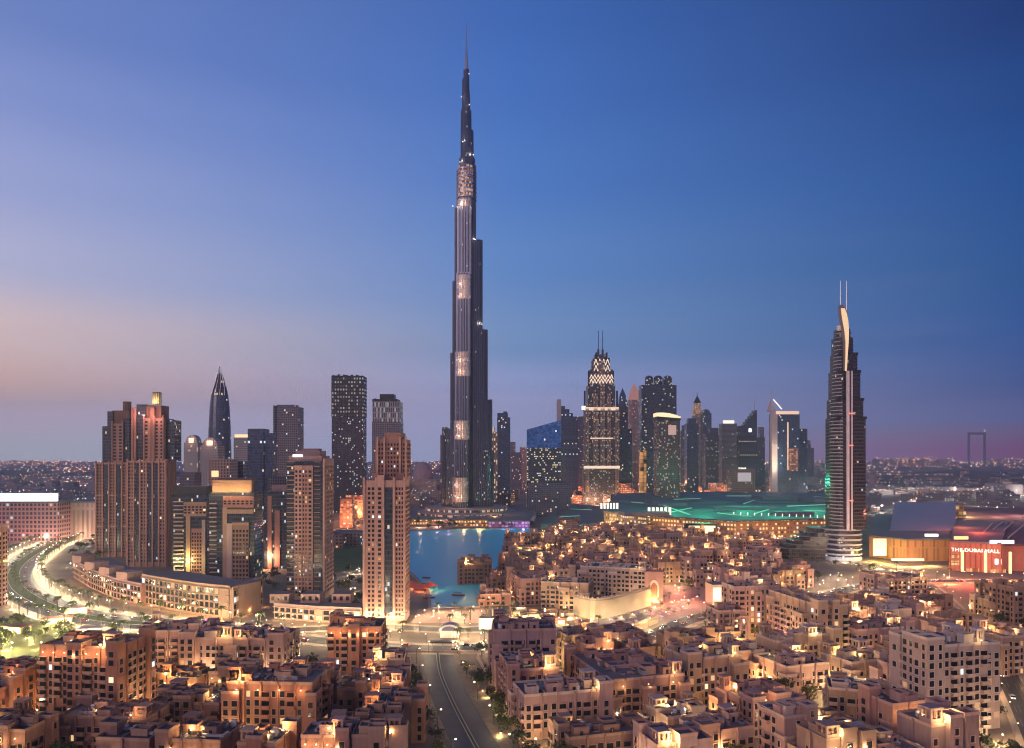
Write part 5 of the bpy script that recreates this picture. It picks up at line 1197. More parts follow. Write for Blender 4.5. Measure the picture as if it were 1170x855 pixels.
b = MB(); b.box(0, 0, 38, 10, 0, sz(598, 960)); b.obj('housing', [DARK], scr); b = MB(); b.box(1, -5.4, 32, .8, sz(609, 960), sz(600.5, 960)); b.obj('screen', [glow('screen_yellow', (1, .88, .45), 1.3)], scr)
# low lit buildings between lake and mall
t, c0 = hall('pavilion', 'low dark pavilion with violet-lit curved roof on the far lake shore', [(558, 603), (605, 603), (612, 592), (600, 584), (570, 584), (552, 592)], 9, facade('violet_wall', (.22, .12, .25), (.3, .12, .32), 5, 5, .7, .7, .6, litc=(.85, .6, 1), ls=.6, cool=0), ROOF, lamps=[(580, 605, 4, 6000, (.7, .4, 1)), (598, 604, 4, 6000, (.75, .45, 1)), (565, 598, 12, 10000, (1, .5, .15))], domes=((590, 590, 24, 18, 5),))
t, c0 = hall('pavilion', 'orange-lit terraced pavilion at the foot of the tallest tower', [(520, 602), (556, 602), (562, 592), (550, 585), (518, 586)], 10, AMW, ROOF, lamps=[(530, 605, 4, 15000, (1, .5, .15)), (548, 605, 4, 18000, (1, .45, .12)), (512, 600, 6, 9000, (.5, .35, 1))])
t, c0 = hall('pavilion', 'long low rose shore building left of the tallest tower across the lake', [(466, 600), (512, 600), (514, 592), (470, 591)], 8, AMW, ROOF, lamps=[(480, 603, 4, 22000, (1, .6, .35)), (500, 602, 4, 22000, (1, .6, .5))])
t, c0 = hall('pavilion', 'green-tinted glass pavilion cluster between the lake and the mall', [(618, 606), (688, 606), (690, 584), (640, 580)], 8, facade('green_glass', (.10, .14, .14), (.10, .2, .18), 6, 4, .8, .6, .25, litc=(.7, 1, .8), ls=1.2), TEAL, strips=(((640, 592), (662, 591), 5), ((652, 583), (676, 584), 4)), lamps=[(640, 610, 5, 20000, (.6, 1, .8)), (672, 610, 5, 20000, (.7, 1, .85)), (690, 608, 5, 24000, (1, .9, .6))])
# right-hand halls of the mall
LETW = glow('letter_white', (1, .86, .72), 2.2)
OCHRE = facade('ochre_wall', (.44, .25, .11), (.36, .19, .07), 4.2, 14, .5, .92, .0, cool=0, rough=.8)
t, c0 = hall('mall_wing', 'ochre ribbed mall wing glowing yellow beside the hotel tower', [(993, 636), (1035, 642), (1086, 641), (1090, 612), (1000, 606)], 22, OCHRE, ROOF, lamps=[(998, 642, 8, 30000, (1, .7, .2)), (1012, 645, 5, 24000, (1, .6, .2)), (1030, 648, 4, 26000, (1, .65, .3)), (1048, 648, 4, 24000, (1, .6, .25)), (1066, 647, 4, 22000, (1, .55, .2))])
Yw = gp(1040, 642)[1]
for (a, c, y0, y1, m_, nm) in ((995, 1009, 634, 615, glow('wing_yellow', (1, .74, .3), .9), 'glow_wall_end'), (1056, 1070, 613, 610, LETW, 'lit_sign_panel'), (1018, 1054, 640.5, 638, glow('wing_base', (1, .8, .5), 1.2), 'lit_base_strip')):  # first slab glows in place of the yellow-lit end of the wall
    b = MB(); b.box(0, 0, (c-a)/F*Yw, 2.5, sz(y0, Yw), sz(y1, Yw)); b.obj(nm, [m_], t, (sx((a+c)/2, Yw)-c0[0], Yw-6-c0[1] if a < 1010 else Yw-2.2-c0[1], 0))
def roof_sheet():
    Yf, Yb = 900, 1090; t = thing('sports_hall', 'big plain grey roof sheet tilted over a hall behind the ochre mall wing', 'hall', (sx(1055, Yf), Yf)); b = MB()
    x0, x1 = sx(1017, Yf), sx(1092, Yf); y0, y1 = sx(1022, Yb), sx(1092, Yb); ox = sx(1055, Yf); zf, zb = sz(606, Yf), sz(574, Yb)
    b.face([(x0-ox, 0, zf), (x1-ox, 0, zf), (y1-ox, Yb-Yf, zb), (y0-ox, Yb-Yf, zb)]); b.face([(x0-ox, 0, zf-2), (x1-ox, 0, zf-2), (x1-ox, 0, zf), (x0-ox, 0, zf)])
    b.face([(x0-ox, 0, zf-2), (x0-ox, 0, zf), (y0-ox, Yb-Yf, zb), (y0-ox, Yb-Yf, zb-2)]); b.face([(x1-ox, 0, zf), (x1-ox, 0, zf-2), (y1-ox, Yb-Yf, zb-2), (y1-ox, Yb-Yf, zb)]); b.obj('roof', [mat('sheet_grey', (.33, .31, .36), .7, var=.06, scale=.03)], t)
    b = MB(); b.prism([(x0-ox+1, 1), (x1-ox-1, 1), (y1-ox-1, Yb-Yf-1), (y0-ox+1, Yb-Yf-1)], 0, zf-3, 0); b.obj('wall', [OCHRE], t)
roof_sheet()
LETW = glow('letter_white', (1, .86, .72), 2.2)
RED_W = mat('red_cladding', (.42, .17, .12), .8, var=.15)
t, c0 = hall('mall_entrance_hall', 'red-lit mall entrance front carrying large white letters', [(1086, 652), (1144, 655), (1152, 622), (1092, 620)], 27, RED_W, ROOF, lamps=[(1085, 668, 6, 40000, (1, .2, .08)), (1108, 668, 20, 60000, (1, .1, .06)), (1132, 670, 20, 60000, (1, .12, .07)), (1150, 668, 6, 40000, (1, .25, .1)), (1118, 640, 38, 40000, (1, .12, .06)), (1100, 632, 40, 30000, (1, .2, .08))])
def letters(parent, txt, loc, size, m, rot=0, name='sign_letters', wide=1.0):
    cu = bpy.data.curves.new(name, 'FONT'); cu.body = txt; cu.size = size; cu.extrude = .25; cu.align_x = 'CENTER'; cu.resolution_u = 2
    o = bpy.data.objects.new(name, cu); C.objects.link(o); dg = bpy.context.evaluated_depsgraph_get(); me = bpy.data.meshes.new_from_object(o.evaluated_get(dg))
    bpy.data.objects.remove(o); me.materials.clear(); me.materials.append(m); q = link(name, me, parent, loc); q.rotation_euler = (pi/2, 0, rot); q.scale = (wide, 1, 1); return q
Yr = gp(1086, 652)[1]
fa = atan2(gp(1144, 655)[1]-gp(1086, 652)[1], gp(1144, 655)[0]-gp(1086, 652)[0])
fx = lambda px: (px-CX)/F*(Yr-8)-c0[0]
fy = lambda px: (gp(px, 652+3*(px-1086)/58)[1])-c0[1]-.9
for px in (1101, 1123, 1146):
    b = MB(); b.box(0, -.6, 1.9, 1.4, 0, sz(628, Yr)); b.obj('lit_pillar', [glow('pillar_gold', (1, .68, .25), 1.5)], t, (fx(px), fy(px), 0))
LETW = glow('letter_white', (1, .86, .72), 2.2)
letters(t, 'THE DUBAI MALL', (fx(1113), fy(1113)-1.3, sz(629.5, Yr)), 4.6, LETW, fa, wide=1.12)
for (a, c, y0, y1, m_) in ((1092, 1108, 616.5, 613, glow('sign_orange', (1, .45, .1), 1.8)), (1125, 1152, 620, 616, WHITEG)):
    b = MB(); xa, xb = fx(a), fx(c); b.box((xa+xb)/2, 0, xb-xa, .8, sz(y0, Yr-6), sz(y1, Yr-6)); b.obj('roof_sign', [m_], t, (0, fy((a+c)/2)-.3, 0))
b = MB(); b.box(0, 0, 6, .6, 8, 13); b.obj('display', [WHITEG], t, (fx(1135), fy(1135)-.4, 0))
for px in range(1089, 1144, 5):
    b = MB(); b.box(0, 0, .8, .9, 0, 26.5); b.obj('fin', [mat('fin_rust', (.34, .10, .07), .7)], t, (fx(px), fy(px)-.1, 0))
for (a, c, y0, y1) in ((1090, 1099, 645, 640), (1090, 1099, 638, 634), (1104, 1120, 654, 648), (1126, 1143, 654, 648)):
    b = MB(); b.box(0, 0, (c-a)/F*Yr, .7, sz(y0, Yr), sz(y1, Yr)); b.obj('entrance_glass', [facade('entrance_rooms', (.15, .08, .05), (.3, .18, .08), 2.6, 4, .85, .85, .8, litc=(1, .66, .3), ls=1.3, cool=0)], t, (fx((a+c)/2), fy((a+c)/2)-.6, 0))
t, c0 = hall('mall_wing', 'rust-red mall wing with raked lit roof trusses at the right edge', [(1146, 652), (1200, 654), (1240, 600), (1100, 598), (1092, 618), (1150, 622)], 24, RED_W, mat('roof_rust', (.12, .07, .08), .8, var=.3, scale=.05), lamps=[(1160, 664, 6, 40000, (1, .4, .15)), (1105, 612, 34, 60000, (1, .5, .2)), (1095, 606, 38, 50000, (1, .6, .2)), (1140, 612, 40, 50000, (1, .4, .3)), (1165, 610, 40, 50000, (1, .45, .35))])
for (a, c) in (((1118, 616), (1134, 602)), ((1128, 612), (1146, 600)), ((1140, 614), (1158, 600)), ((1152, 616), (1172, 602))):
    p, q = gp(*a, 26), gp(*c, 26); b = MB(); b.bar((p[0]-c0[0], p[1]-c0[1], 27), (q[0]-c0[0], q[1]-c0[1], 30), .9); b.obj('roof_truss', [mat('truss_pale', (.6, .45, .38), .7)], t)
X_, Y_ = gp(1094, 614); b = thing('market_hall', 'yellow-lit stepped hall between the grey roof sheet and the red mall front', 'hall', (X_, Y_+30)); m_ = MB(); m_.box(0, 0, 34, 40, 0, 34); m_.box(8, 0, 18, 30, 34, 42); m_.obj('wall', [facade('yellow_rooms', (.45, .27, .12), (.4, .25, .08), 6, 7, .75, .6, .75, litc=(1, .66, .25), ls=1.2, cool=0)], b)
# ------------------------------------------------------------------ billboard box, pavilion and gate of the waterfront
X_, Y_ = gp(826, 692); bb = thing('billboard_building', 'white-lit corner shop box with picture panels beside the red market square', 'shop', (X_, Y_+8), radians(8)); claim(X_, Y_+8, 20, 16)
b = MB(); b.box(0, 0, 17, 14, 0, 15, 0, 0, 1); b.obj('wall', [PALE, ROOF], bb)
b = MB(); b.box(-5.4, -7.3, 5.5, .5, 4, 13); b.obj('poster_panel', [glow('poster_amber', (1, .7, .3), 1.0)], bb)
b = MB(); b.box(1.2, -7.3, 6.4, .5, 3, 13.5); b.obj('picture_panel', [glow('picture_grey', (.35, .32, .34), .5)], bb)
b = MB(); b.box(6.9, -7.5, 4.4, .6, 2.5, 14.2); b.box(8.8, -2, .6, 10, 2.5, 14.2); b.obj('lit_corner_screen', [glow('screen_white', (1, .98, .92), 2.2)], bb)
lamp(bb, (4, -14, 5), 6000, (1, .9, .75), .5); lamp(bb, (-8, -12, 4), 4000, WARM, .5)
def pavilion():
    X_, Y_ = gp(514, 727); t = thing('pavilion', 'small lit waterfront pavilion with a blue barrel-vaulted roof and arched gable', 'pavilion', (X_, Y_)); claim(X_, Y_, 18, 14)
    b = MB(); b.box(0, 0, 11, 9, 0, 4.2); b.obj('wall', [mat('white_render', (.72, .66, .58), .8)], t)
    b = MB(); n = 8; P = [(5.8*cos(pi*i/n), 4.2+3.6*sin(pi*i/n)) for i in range(n+1)]
    for a, c in zip(P, P[1:]): b.face([(a[0], -5, a[1]), (a[0], 5, a[1]), (c[0], 5, c[1]), (c[0], -5, c[1])][::-1])
    for s_ in (-1, 1): b.face([(p[0], s_*4.6, p[1]) for p in P])
    b.obj('vaulted_roof', [mat('roof_violet', (.14, .13, .24), .6)], t)
    b = MB(); Q = [(x*1.06, 4.2+(z-4.2)*1.1) for x, z in P]
    for i in range(n): b.face([(P[i][0]*.8, -5.2, 4.2+(P[i][1]-4.2)*.8), (P[i+1][0]*.8, -5.2, 4.2+(P[i+1][1]-4.2)*.8), (Q[i+1][0], -5.2, Q[i+1][1]), (Q[i][0], -5.2, Q[i][1])])
    b.obj('gable_arch', [mat('white_render', (.72, .66, .58), .8)], t)
    for s_ in (-1, 1): lamp(t, (s_*8, -6, 3), 1300, (1, .85, .7) if s_ < 0 else (1, .55, .5), .4)
    X_, Y_ = gp(506, 741); g = thing('gate_canopy', 'low dark-roofed security canopy spanning the head of the approach road', 'canopy', (X_, Y_-1))
    b = MB(); b.box(0, 0, 14, 4, 3.6, 4.1); b.obj('roof', [DARK], g)
    for x in (-6, 0, 6): b = MB(); b.box(0, 0, .5, .5, 0, 3.6); b.obj('post', [PALE], g, (x, 0, 0))
    X_, Y_ = gp(560, 718); g = thing('kiosk_wall', 'white-lit blank wall block between the pavilion and the mauve eight-storey block', 'building', (X_, Y_)); claim(X_, Y_, 16, 10)
    b = MB(); b.box(0, 0, 14, 7, 0, 7, 0, 0, 1); b.obj('wall', [mat('white_render', (.72, .66, .58), .8), ROOF], g); lamp(g, (2, -7, 4), 4500, (1, .88, .7), .5)
    # bridge parapet over the approach road
    pa = thing('bridge_parapet', 'long pale parapet of the crossing above the approach road', 'wall', gp(505, 746)); b = MB(); b.box(0, 0, 48, .6, 0, 1.3); b.obj('wall', [PALE], pa)
pavilion()
# red restaurant canopies by the lake, parasols on the souk square
X_, Y_ = gp(480, 676)
for i, (dx, dy, rr) in enumerate(((0, 0, 9), (7, 10, 7), (-9, 14, 8))):
    t = thing('canopy', ('red-lit peaked restaurant canopy nearest the water beside the pink stone tower', 'red-lit peaked canopy behind the waterside restaurant canopy', 'red-lit peaked canopy closest to the pink stone tower')[i], 'canopy', (X_+dx, Y_+dy)); b = MB(); b.prism(ngon(0, 0, rr, 6), 3.2, 6.5, 0, poly2=ngon(0, 0, .3, 6)); b.obj('fabric', [mat('canopy_red', (.55, .12, .06), .7, var=.1)], t)
    for k in range(6): b = MB(); b.bar((0, 0, 0), (0, 0, 3.3), .12); b.obj('post', [DARK], t, (rr*.95*cos(k*pi/3), rr*.95*sin(k*pi/3), 0))
    lamp(t, (0, -rr*.3, 2.4), 2600, (1, .3, .12), .3); lamp(t, (rr, -rr, 6), 1500, (1, .35, .15), .3)
pm = None
for i in range(18):
    px, py = 748+rnd.uniform(-3, 50), 690+rnd.uniform(-3, 14); X_, Y_ = gp(px, py)
    if not free(X_, Y_, 3, 3): continue
    t = thing('parasol', 'small pale parasol on the red market square', 'parasol', (X_, Y_), group='parasols on the market square')
    if pm is None:
        b = MB(); b.prism(ngon(0, 0, 1.8, 8), 2.4, 3.3, 0, poly2=ngon(0, 0, .1, 8)); pm = b.mesh('canopy', [mat('parasol_cloth', (.7, .5, .42), .8)]); b = MB(); b.bar((0, 0, 0), (0, 0, 2.6), .06); pp_ = b.mesh('pole', [STEEL])
    link('canopy', pm, t); link('pole', pp_, t)
# boats on the lake
for (px, py, lab, ln) in ((524, 681, 'dark wooden passenger boat drifting mid-lake', 11), (490, 684, 'dark covered boat moored by the red canopies', 10), (488, 668, 'small white boat moored left of the open water', 8), (487, 661, 'small pale boat at the lake edge farthest from the plaza', 8)):
    X_, Y_ = gp(px, py); t = thing('boat', lab, 'boat', (X_, Y_, .06), rnd.uniform(-.3, .3)); b = MB(); hw = 1.5
    P = [(-ln/2, -hw*.6), (-ln*.3, -hw), (ln*.25, -hw), (ln/2, 0), (ln*.25, hw), (-ln*.3, hw), (-ln/2, hw*.6)]
    b.prism([(x*.88, y*.7) for x, y in P], 0, 1.1, 0, 1, poly2=P); b.obj('hull', [mat('hull_wood', (.09, .05, .035), .6), TAN], t)
    b = MB(); b.box(-ln*.05, 0, ln*.55, 2.6, 2.5, 2.7); b.obj('awning', [mat('awning_cloth', (.5, .42, .36) if 'dark' not in lab else (.10, .08, .08), .8) if 'dark' not in lab else DARK], t)
    for x in (-.3, .2):
        for y in (-1.1, 1.1): b = MB(); b.bar((ln*x, y, 1.0), (ln*x, y, 2.5), .07); b.obj('post', [STEEL], t)

for i, (px, py, w_, d_) in enumerate(((88, 700, 16, 10), (66, 712, 18, 9), (104, 724, 14, 10), (20, 722, 15, 10))):
    X_, Y_ = gp(px, py)
    t = thing('park_pavilion', ('cream lit kiosk at the boulevard edge of the left park', 'cream lit kiosk with a wide flat roof in the middle of the left park', 'cream lit kiosk of the left park nearest the violet roof', 'cream lit kiosk farthest left in the park')[i], 'kiosk', (X_, Y_), rnd.uniform(-.4, .4)); claim(X_, Y_, w_, w_)
    b = MB(); b.box(0, 0, w_-2, d_-2, 0, 3.6); b.obj('wall', [CREAM], t); b = MB(); b.box(0, 0, w_, d_, 3.6, 4.1); b.obj('roof', [TERRA if i % 2 else PALE], t)
    for s_ in (-1, 1): lamp(t, (s_*w_*.3, -d_*.75, 2.6), 4200, (1, .8, .42), .4)
# ------------------------------------------------------------------ trees
LEAF = [mat('leaf_%s' % n, c, .8, var=.4, scale=1.2) for n, c in (('dark', (.035, .05, .022)), ('olive', (.07, .085, .025)), ('palm', (.06, .085, .03)))]
BARK = mat('bark', (.12, .085, .06), .9, var=.2, scale=2)
def crown_mesh(seed, R, Hh, m, n=260):
    r = random.Random(seed); b = MB(); lobes = [(r.uniform(-.55, .55)*R, r.uniform(-.55, .55)*R, r.uniform(.2, .85)*Hh, r.uniform(.38, .62)*R) for _ in range(8)]
    for i in range(n):
        lx, ly, lz, lr = r.choice(lobes); a = r.uniform(0, 2*pi); u = r.uniform(-.8, 1); rr = lr*(.55+.5*r.random()); q = sqrt(1-u*u)
        c = Vector((lx+rr*q*cos(a), ly+rr*q*sin(a), lz+rr*u*.8)); s_ = r.uniform(.3, .62)*R*.28
        d1 = Vector((r.gauss(0, 1), r.gauss(0, 1), r.gauss(0, .6))).normalized(); d2 = d1.cross(Vector((r.gauss(0, 1), r.gauss(0, 1), r.gauss(0, 1)))).normalized()
        b.face([c-d1*s_, c-d2*s_*.6, c+d1*s_, c+d2*s_*.6])
    return b.mesh('crown', [m])
def trunk_mesh(h, r0, r1, limbs, R):
    b = MB(); b.bar((0, 0, 0), (.1, 0, h), r0, 0, r1, 7)
    for k in range(limbs): a = 2*pi*k/limbs+.4; b.bar((.1, 0, h*.8), (R*.5*cos(a), R*.5*sin(a), h*1.5), r1*.7, 0, r1*.25, 5)
    return b.mesh('trunk', [BARK])
def palm_crown(seed, R, m):
    r = random.Random(seed); b = MB()
    for k in range(17):
        a = 2*pi*k/17+r.uniform(-.15, .15); up = r.uniform(.1, 1.0); L_ = R*r.uniform(.8, 1.1); pr = None
        for i in range(6):
            t = i/5; x = L_*(t*(1-.12*up)); z = up*1.6*t*R*.5-1.1*R*.75*t*t; w = .42*sin(pi*(.12+.86*t))*R*.32
            p = (x*cos(a), x*sin(a), z); s_ = (-sin(a)*w, cos(a)*w); c = (Vector((p[0]+s_[0], p[1]+s_[1], z-.12*R*t)), Vector((p[0], p[1], z)), Vector((p[0]-s_[0], p[1]-s_[1], z-.12*R*t)))
            if pr: b.face([pr[0], pr[1], c[1], c[0]]); b.face([pr[1], pr[2], c[2], c[1]])
            pr = c
    return b.mesh('crown', [m])
def palm_trunk(h):
    b = MB(); b.ring([(.34, 0), (.26, .6), (.22, h*.5), (.2, h*.95), (.32, h)], 0, 0, 7); return b.mesh('trunk', [BARK])
TREES = [(trunk_mesh(2.2, .3, .18, 4, 3), [crown_mesh(i, 3.4, 4.2, LEAF[i % 2]) for i in range(4)], 1.8), ]
PALMT = palm_trunk(7.0); PALMC = [palm_crown(i, 2.9, LEAF[2]) for i in range(3)]
NTREE = [0, 0]
def tree(x, y, label, group, s=1.0, up=0):
    NTREE[0] += 1; t = thing('tree', label, 'tree', (x, y), rnd.uniform(0, 6), group); t.scale = (s, s, s*rnd.uniform(.9, 1.15)); tr, cr, z = TREES[0]
    link('trunk', tr, t); link('crown', rnd.choice(cr), t, (0, 0, z))
    if up: lamp(t, (.6, -2.6, .9), up, (1, .84, .34), .3, 'tree_uplight')
    return t
def palm(x, y, label, group, s=1.0, up=0):
    NTREE[1] += 1; t = thing('palm_tree', label, 'palm', (x, y), rnd.uniform(0, 6), group); t.scale = (s, s, s*rnd.uniform(.85, 1.2))
    link('trunk', PALMT, t); link('crown', rnd.choice(PALMC), t, (0, 0, 7.0))
    if up: lamp(t, (.9, -.9, 1.2), up, (1, .74, .36), .25, 'palm_uplight')
    return t
# ------------------------------------------------------------------ lamps
b = MB(); b.ring([(.16, 0), (.11, 1), (.07, 8)], 0, 0, 6); b.bar((0, 0, 7.9), (1.5, 0, 8.3), .05); POLE_M = b.mesh('pole', [DARK])
HEADS = {}
def street_lamp(x, y, label, group, pw=3000, col=WARM, rot=0, s=1.0, es=9):
    t = thing('street_lamp', label, 'street lamp', (x, y), rot, group); t.scale = (s, s, s)
    link('pole', POLE_M, t)
    if (col, es) not in HEADS:
        q = MB(); q.ring([(.05, -.35), (.34, -.28), (.40, -.02), (.05, .12)], 1.5, 0, 8); HEADS[(col, es)] = q.mesh('lamp_head', [glow('lamp_head_%d' % len(HEADS), col, es)])
    hd = link('lamp_head', HEADS[(col, es)], t, (0, 0, 8.2)); lamp(hd, (1.5, 0, -.9), pw, col, .35); return t
b = MB(); b.ring([(.14, 0), (.09, .5), (.06, 3.4)], 0, 0, 6); LPOST = b.mesh('post', [DARK])
def lantern(x, y, label, group, pw=3000, col=WARM, rot=0, s=1.0, es=5):
    t = thing('lantern_post', label, 'lantern', (x, y), rot, group); link('post', LPOST, t); key = ('g', col)
    if key not in HEADS:
        q = MB(); q.ring([(.05, -.3), (.3, -.15), (.3, .15), (.05, .3)], 0, 0, 8); HEADS[key] = q.mesh('globe', [glow('globe_%d' % len(HEADS), col, es)])
    g = link('globe', HEADS[key], t, (0, 0, 3.7)); lamp(g, (0, 0, .8), pw, col, .35); return t
def along(line, step, off, start=0):
    L_ = offset(line, off); acc = start; out = []
    for a, c in zip(L_, L_[1:]):
        ln = hypot(c[0]-a[0], c[1]-a[1])
        while acc < ln: f = acc/ln; out.append((a[0]+(c[0]-a[0])*f, a[1]+(c[1]-a[1])*f, atan2(c[1]-a[1], c[0]-a[0]))); acc += step
        acc -= ln
    return out
def inview(x, y, m=40): return y > 240 and -m < CX+x/y*F < 1170+m
def tok(x, y, s=2): return inview(x, y) and free(x, y, s, s) and not inpoly(x, y, LKW)
# boulevard: lamps and uplit palms both sides, bright
for s_ in (-1, 1):
    for (x, y, a) in along(BOUL, 22, s_*19):
        if inview(x, y): street_lamp(x, y, 'white-hot street lamp on the curved boulevard', 'lamps along the curved boulevard', 8000, (1, .80, .52), a+(pi/2 if s_ < 0 else -pi/2))
    for (x, y, a) in along(BOUL, 17, s_*22, 5):
        if inview(x, y): palm(x, y, 'palm beside the curved boulevard', 'palms along the curved boulevard', rnd.uniform(1.0, 1.35), 2800)
for (x, y, a) in along(BOUL, 24, 0, 3):
    if inview(x, y): palm(x, y, 'palm in the grassy median of the curved boulevard', 'palms in the boulevard median', rnd.uniform(.9, 1.2))
for s_ in (-1, 1):
    for (x, y, a) in along(RAMP, 34, s_*11.5, 8):
        if inview(x, y, 0): street_lamp(x, y, 'street lamp beside the approach road', 'lamps along the approach road', 800, (1, .70, .38), a+(pi/2 if s_ < 0 else -pi/2))
    for (x, y, a) in along(RAMP, 15, s_*15, 3):
        if inview(x, y) and y < 402: tree(x+rnd.uniform(-2, 2), y+rnd.uniform(-2, 2), 'round tree in the planted strip of the approach road', 'trees along the approach road', rnd.uniform(.9, 1.5), rnd.choice((0, 0, 900)))
    for (x, y, a) in along(BRIDGE, 16, s_*10, 6):
        if inview(x, y): street_lamp(x, y, 'street lamp on the crossing street', 'lamps along the crossing street', 3400, (1, .76, .44), a+(pi/2 if s_ < 0 else -pi/2), .8)
    for (x, y, a) in along(SIDE, 16, s_*9, 2):
        if inview(x, y): street_lamp(x, y, 'street lamp below the stone towers', 'lamps below the stone towers', 3600, (1, .72, .38), a+(pi/2 if s_ < 0 else -pi/2), .7)
    for (x, y, a) in along(MALLRD, 24, s_*10, 2):
        if inview(x, y): street_lamp(x, y, 'street lamp on the mall road', 'lamps along the mall road', 3800, (1, .66, .36), a+(pi/2 if s_ < 0 else -pi/2), .85)
    for (x, y, a) in along(EASTRD, 30, s_*7.5, 2):
        if inview(x, y): street_lamp(x, y, 'street lamp on the garden road at the far right', 'lamps along the garden road', 1300, (1, .6, .25), a+(pi/2 if s_ < 0 else -pi/2), .7)
# park at the left: bright, full of trees
PARK = [gp(*p) for p in ((-40, 715), (60, 700), (150, 718), (200, 735), (150, 762), (40, 790), (-40, 800))]
def scatter(P, n, fn, s=3, tries=12):
    xs = [p[0] for p in P]; ys = [p[1] for p in P]; k = 0
    for i in range(n*tries):
        if k >= n: break
        x, y = rnd.uniform(min(xs), max(xs)), rnd.uniform(min(ys), max(ys))
        if inpoly(x, y, P) and tok(x, y, s): fn(x, y); k += 1
scatter(PARK, 20, lambda x, y: lantern(x, y, 'park lamp among the lawns at the left', 'lamps in the left park', 11000, (1, .82, .40), rnd.uniform(0, 6), .65))
scatter(PARK, 62, lambda x, y: tree(x, y, 'leafy tree in the floodlit park at the left', 'trees in the left park', rnd.uniform(.6, 1.2), rnd.choice((0, 0, 2600, 4200))), 2)
scatter(PARK, 12, lambda x, y: palm(x, y, 'palm in the floodlit park at the left', 'palms in the left park', rnd.uniform(.8, 1.1), 2600))
P_ = [gp(*p) for p in ((468, 700), (600, 698), (600, 736), (440, 736))]
scatter(P_, 20, lambda x, y: palm(x, y, 'palm on the waterfront plaza', 'palms on the waterfront plaza', rnd.uniform(.8, 1.15), rnd.choice((0, 1400))), 2)
scatter(P_, 18, lambda x, y: lantern(x, y, 'plaza lamp by the waterfront', 'lamps on the waterfront plaza', 3600, (1, .78, .48), rnd.uniform(0, 6), .55), 2)
P_ = [gp(*p) for p in ((560, 697), (660, 700), (700, 728), (760, 712), (760, 735), (640, 740), (570, 735))]
scatter(P_, 14, lambda x, y: palm(x, y, 'palm on the lit souk square below the fortress wall', 'palms on the souk square', rnd.uniform(.6, .9), rnd.choice((0, 1500))), 2)
scatter(P_, 10, lambda x, y: lantern(x, y, 'souk square lamp below the fortress wall', 'lamps on the souk square', 3200, (1, .70, .30), rnd.uniform(0, 6), .55), 2)
P_ = [gp(*p) for p in ((742, 672), (828, 676), (815, 712), (742, 706))]
scatter(P_, 8, lambda x, y: lantern(x, y, 'red-glowing lamp on the market square', 'lamps on the market square', 3600, (1, .34, .18), rnd.uniform(0, 6), .55), 2)
scatter(P_, 10, lambda x, y: palm(x, y, 'palm on the red market square', 'palms on the market square', rnd.uniform(.5, .8)), 2)
P_ = [gp(*p) for p in ((940, 662), (1000, 648), (1090, 658), (1090, 672), (1010, 684), (930, 698))]
scatter(P_, 18, lambda x, y: palm(x, y, 'palm in the bright forecourt between hotel tower and mall', 'palms in the mall forecourt', rnd.uniform(.8, 1.15), rnd.choice((0, 4000))), 2)
scatter(P_, 26, lambda x, y: lantern(x, y, 'bright lamp in the forecourt between hotel tower and mall', 'lamps in the mall forecourt', 5200, (1, .78, .56), rnd.uniform(0, 6), .8), 2)
P_ = [gp(*p) for p in ((845, 726), (900, 730), (905, 752), (850, 745))]
scatter(P_, 3, lambda x, y: lantern(x, y, 'pink lamp in the hotel court', 'pink lamps in the hotel court', 1500, (1, .08, .4), 0, .4), 1)
# little shops of the souk square, parasols, stalls
SHOPP = [gp(*p) for p in ((566, 700), (655, 703), (690, 730), (640, 737), (572, 733))]
ks = [0]
def shop(x, y):
    ks[0] += 1; w, d, h = rnd.uniform(5, 9), rnd.uniform(4, 6), rnd.uniform(3.2, 5)
    claim(x, y, w+1, d+1, .2); t = thing('souk_shop', 'small amber-lit shop hut on the souk square below the fortress wall', 'shop', (x, y), .2, 'shop huts on the souk square'); b = MB(); b.box(0, 0, w, d, 0, h, 0, 0, 1); parapet(b, 0, 0, w+.2, d+.2, h, .6, .25); b.obj('wall', [rnd.choice((SAND, ROSE, CREAM)), BLUEROOF], t)
    b = MB(); b.box(0, -d/2-.05, w*.6, .12, .1, 2.4); b.obj('shop_window', [glow('shop_glow', (1, .62, .25), 1.3)], t); b = MB(); b.box(0, -d/2-.8, w*.8, 1.5, 2.6, 2.75); b.obj('awning', [TERRA], t); lamp(t, (0, -d/2-2, 2.2), 900, (1, .6, .24), .3)
scatter(SHOPP, 22, shop, 7)
PS = [gp(*p) for p in ((690, 712), (742, 698), (790, 700), (770, 716), (700, 732))]
def para(x, y):
    t = thing('parasol', 'pale lit parasol on the terrace below the curved fortress wall', 'parasol', (x, y), 0, 'parasols below the fortress wall'); link('canopy', pm, t); link('pole', pp_, t)
    if rnd.random() < .5: lamp(t, (.4, -.4, 2.0), 700, rnd.choice(((.85, .7, 1), (1, .85, .7), (1, .6, .5))), .2)
scatter(PS, 40, para, 2.6)
wall_run('garden_wall', 'long low sandy garden wall beside the approach road', [(545, 752), (566, 790), (600, 862)], 2.0, .6, SAND, 3, 500, (1, .6, .25), False)
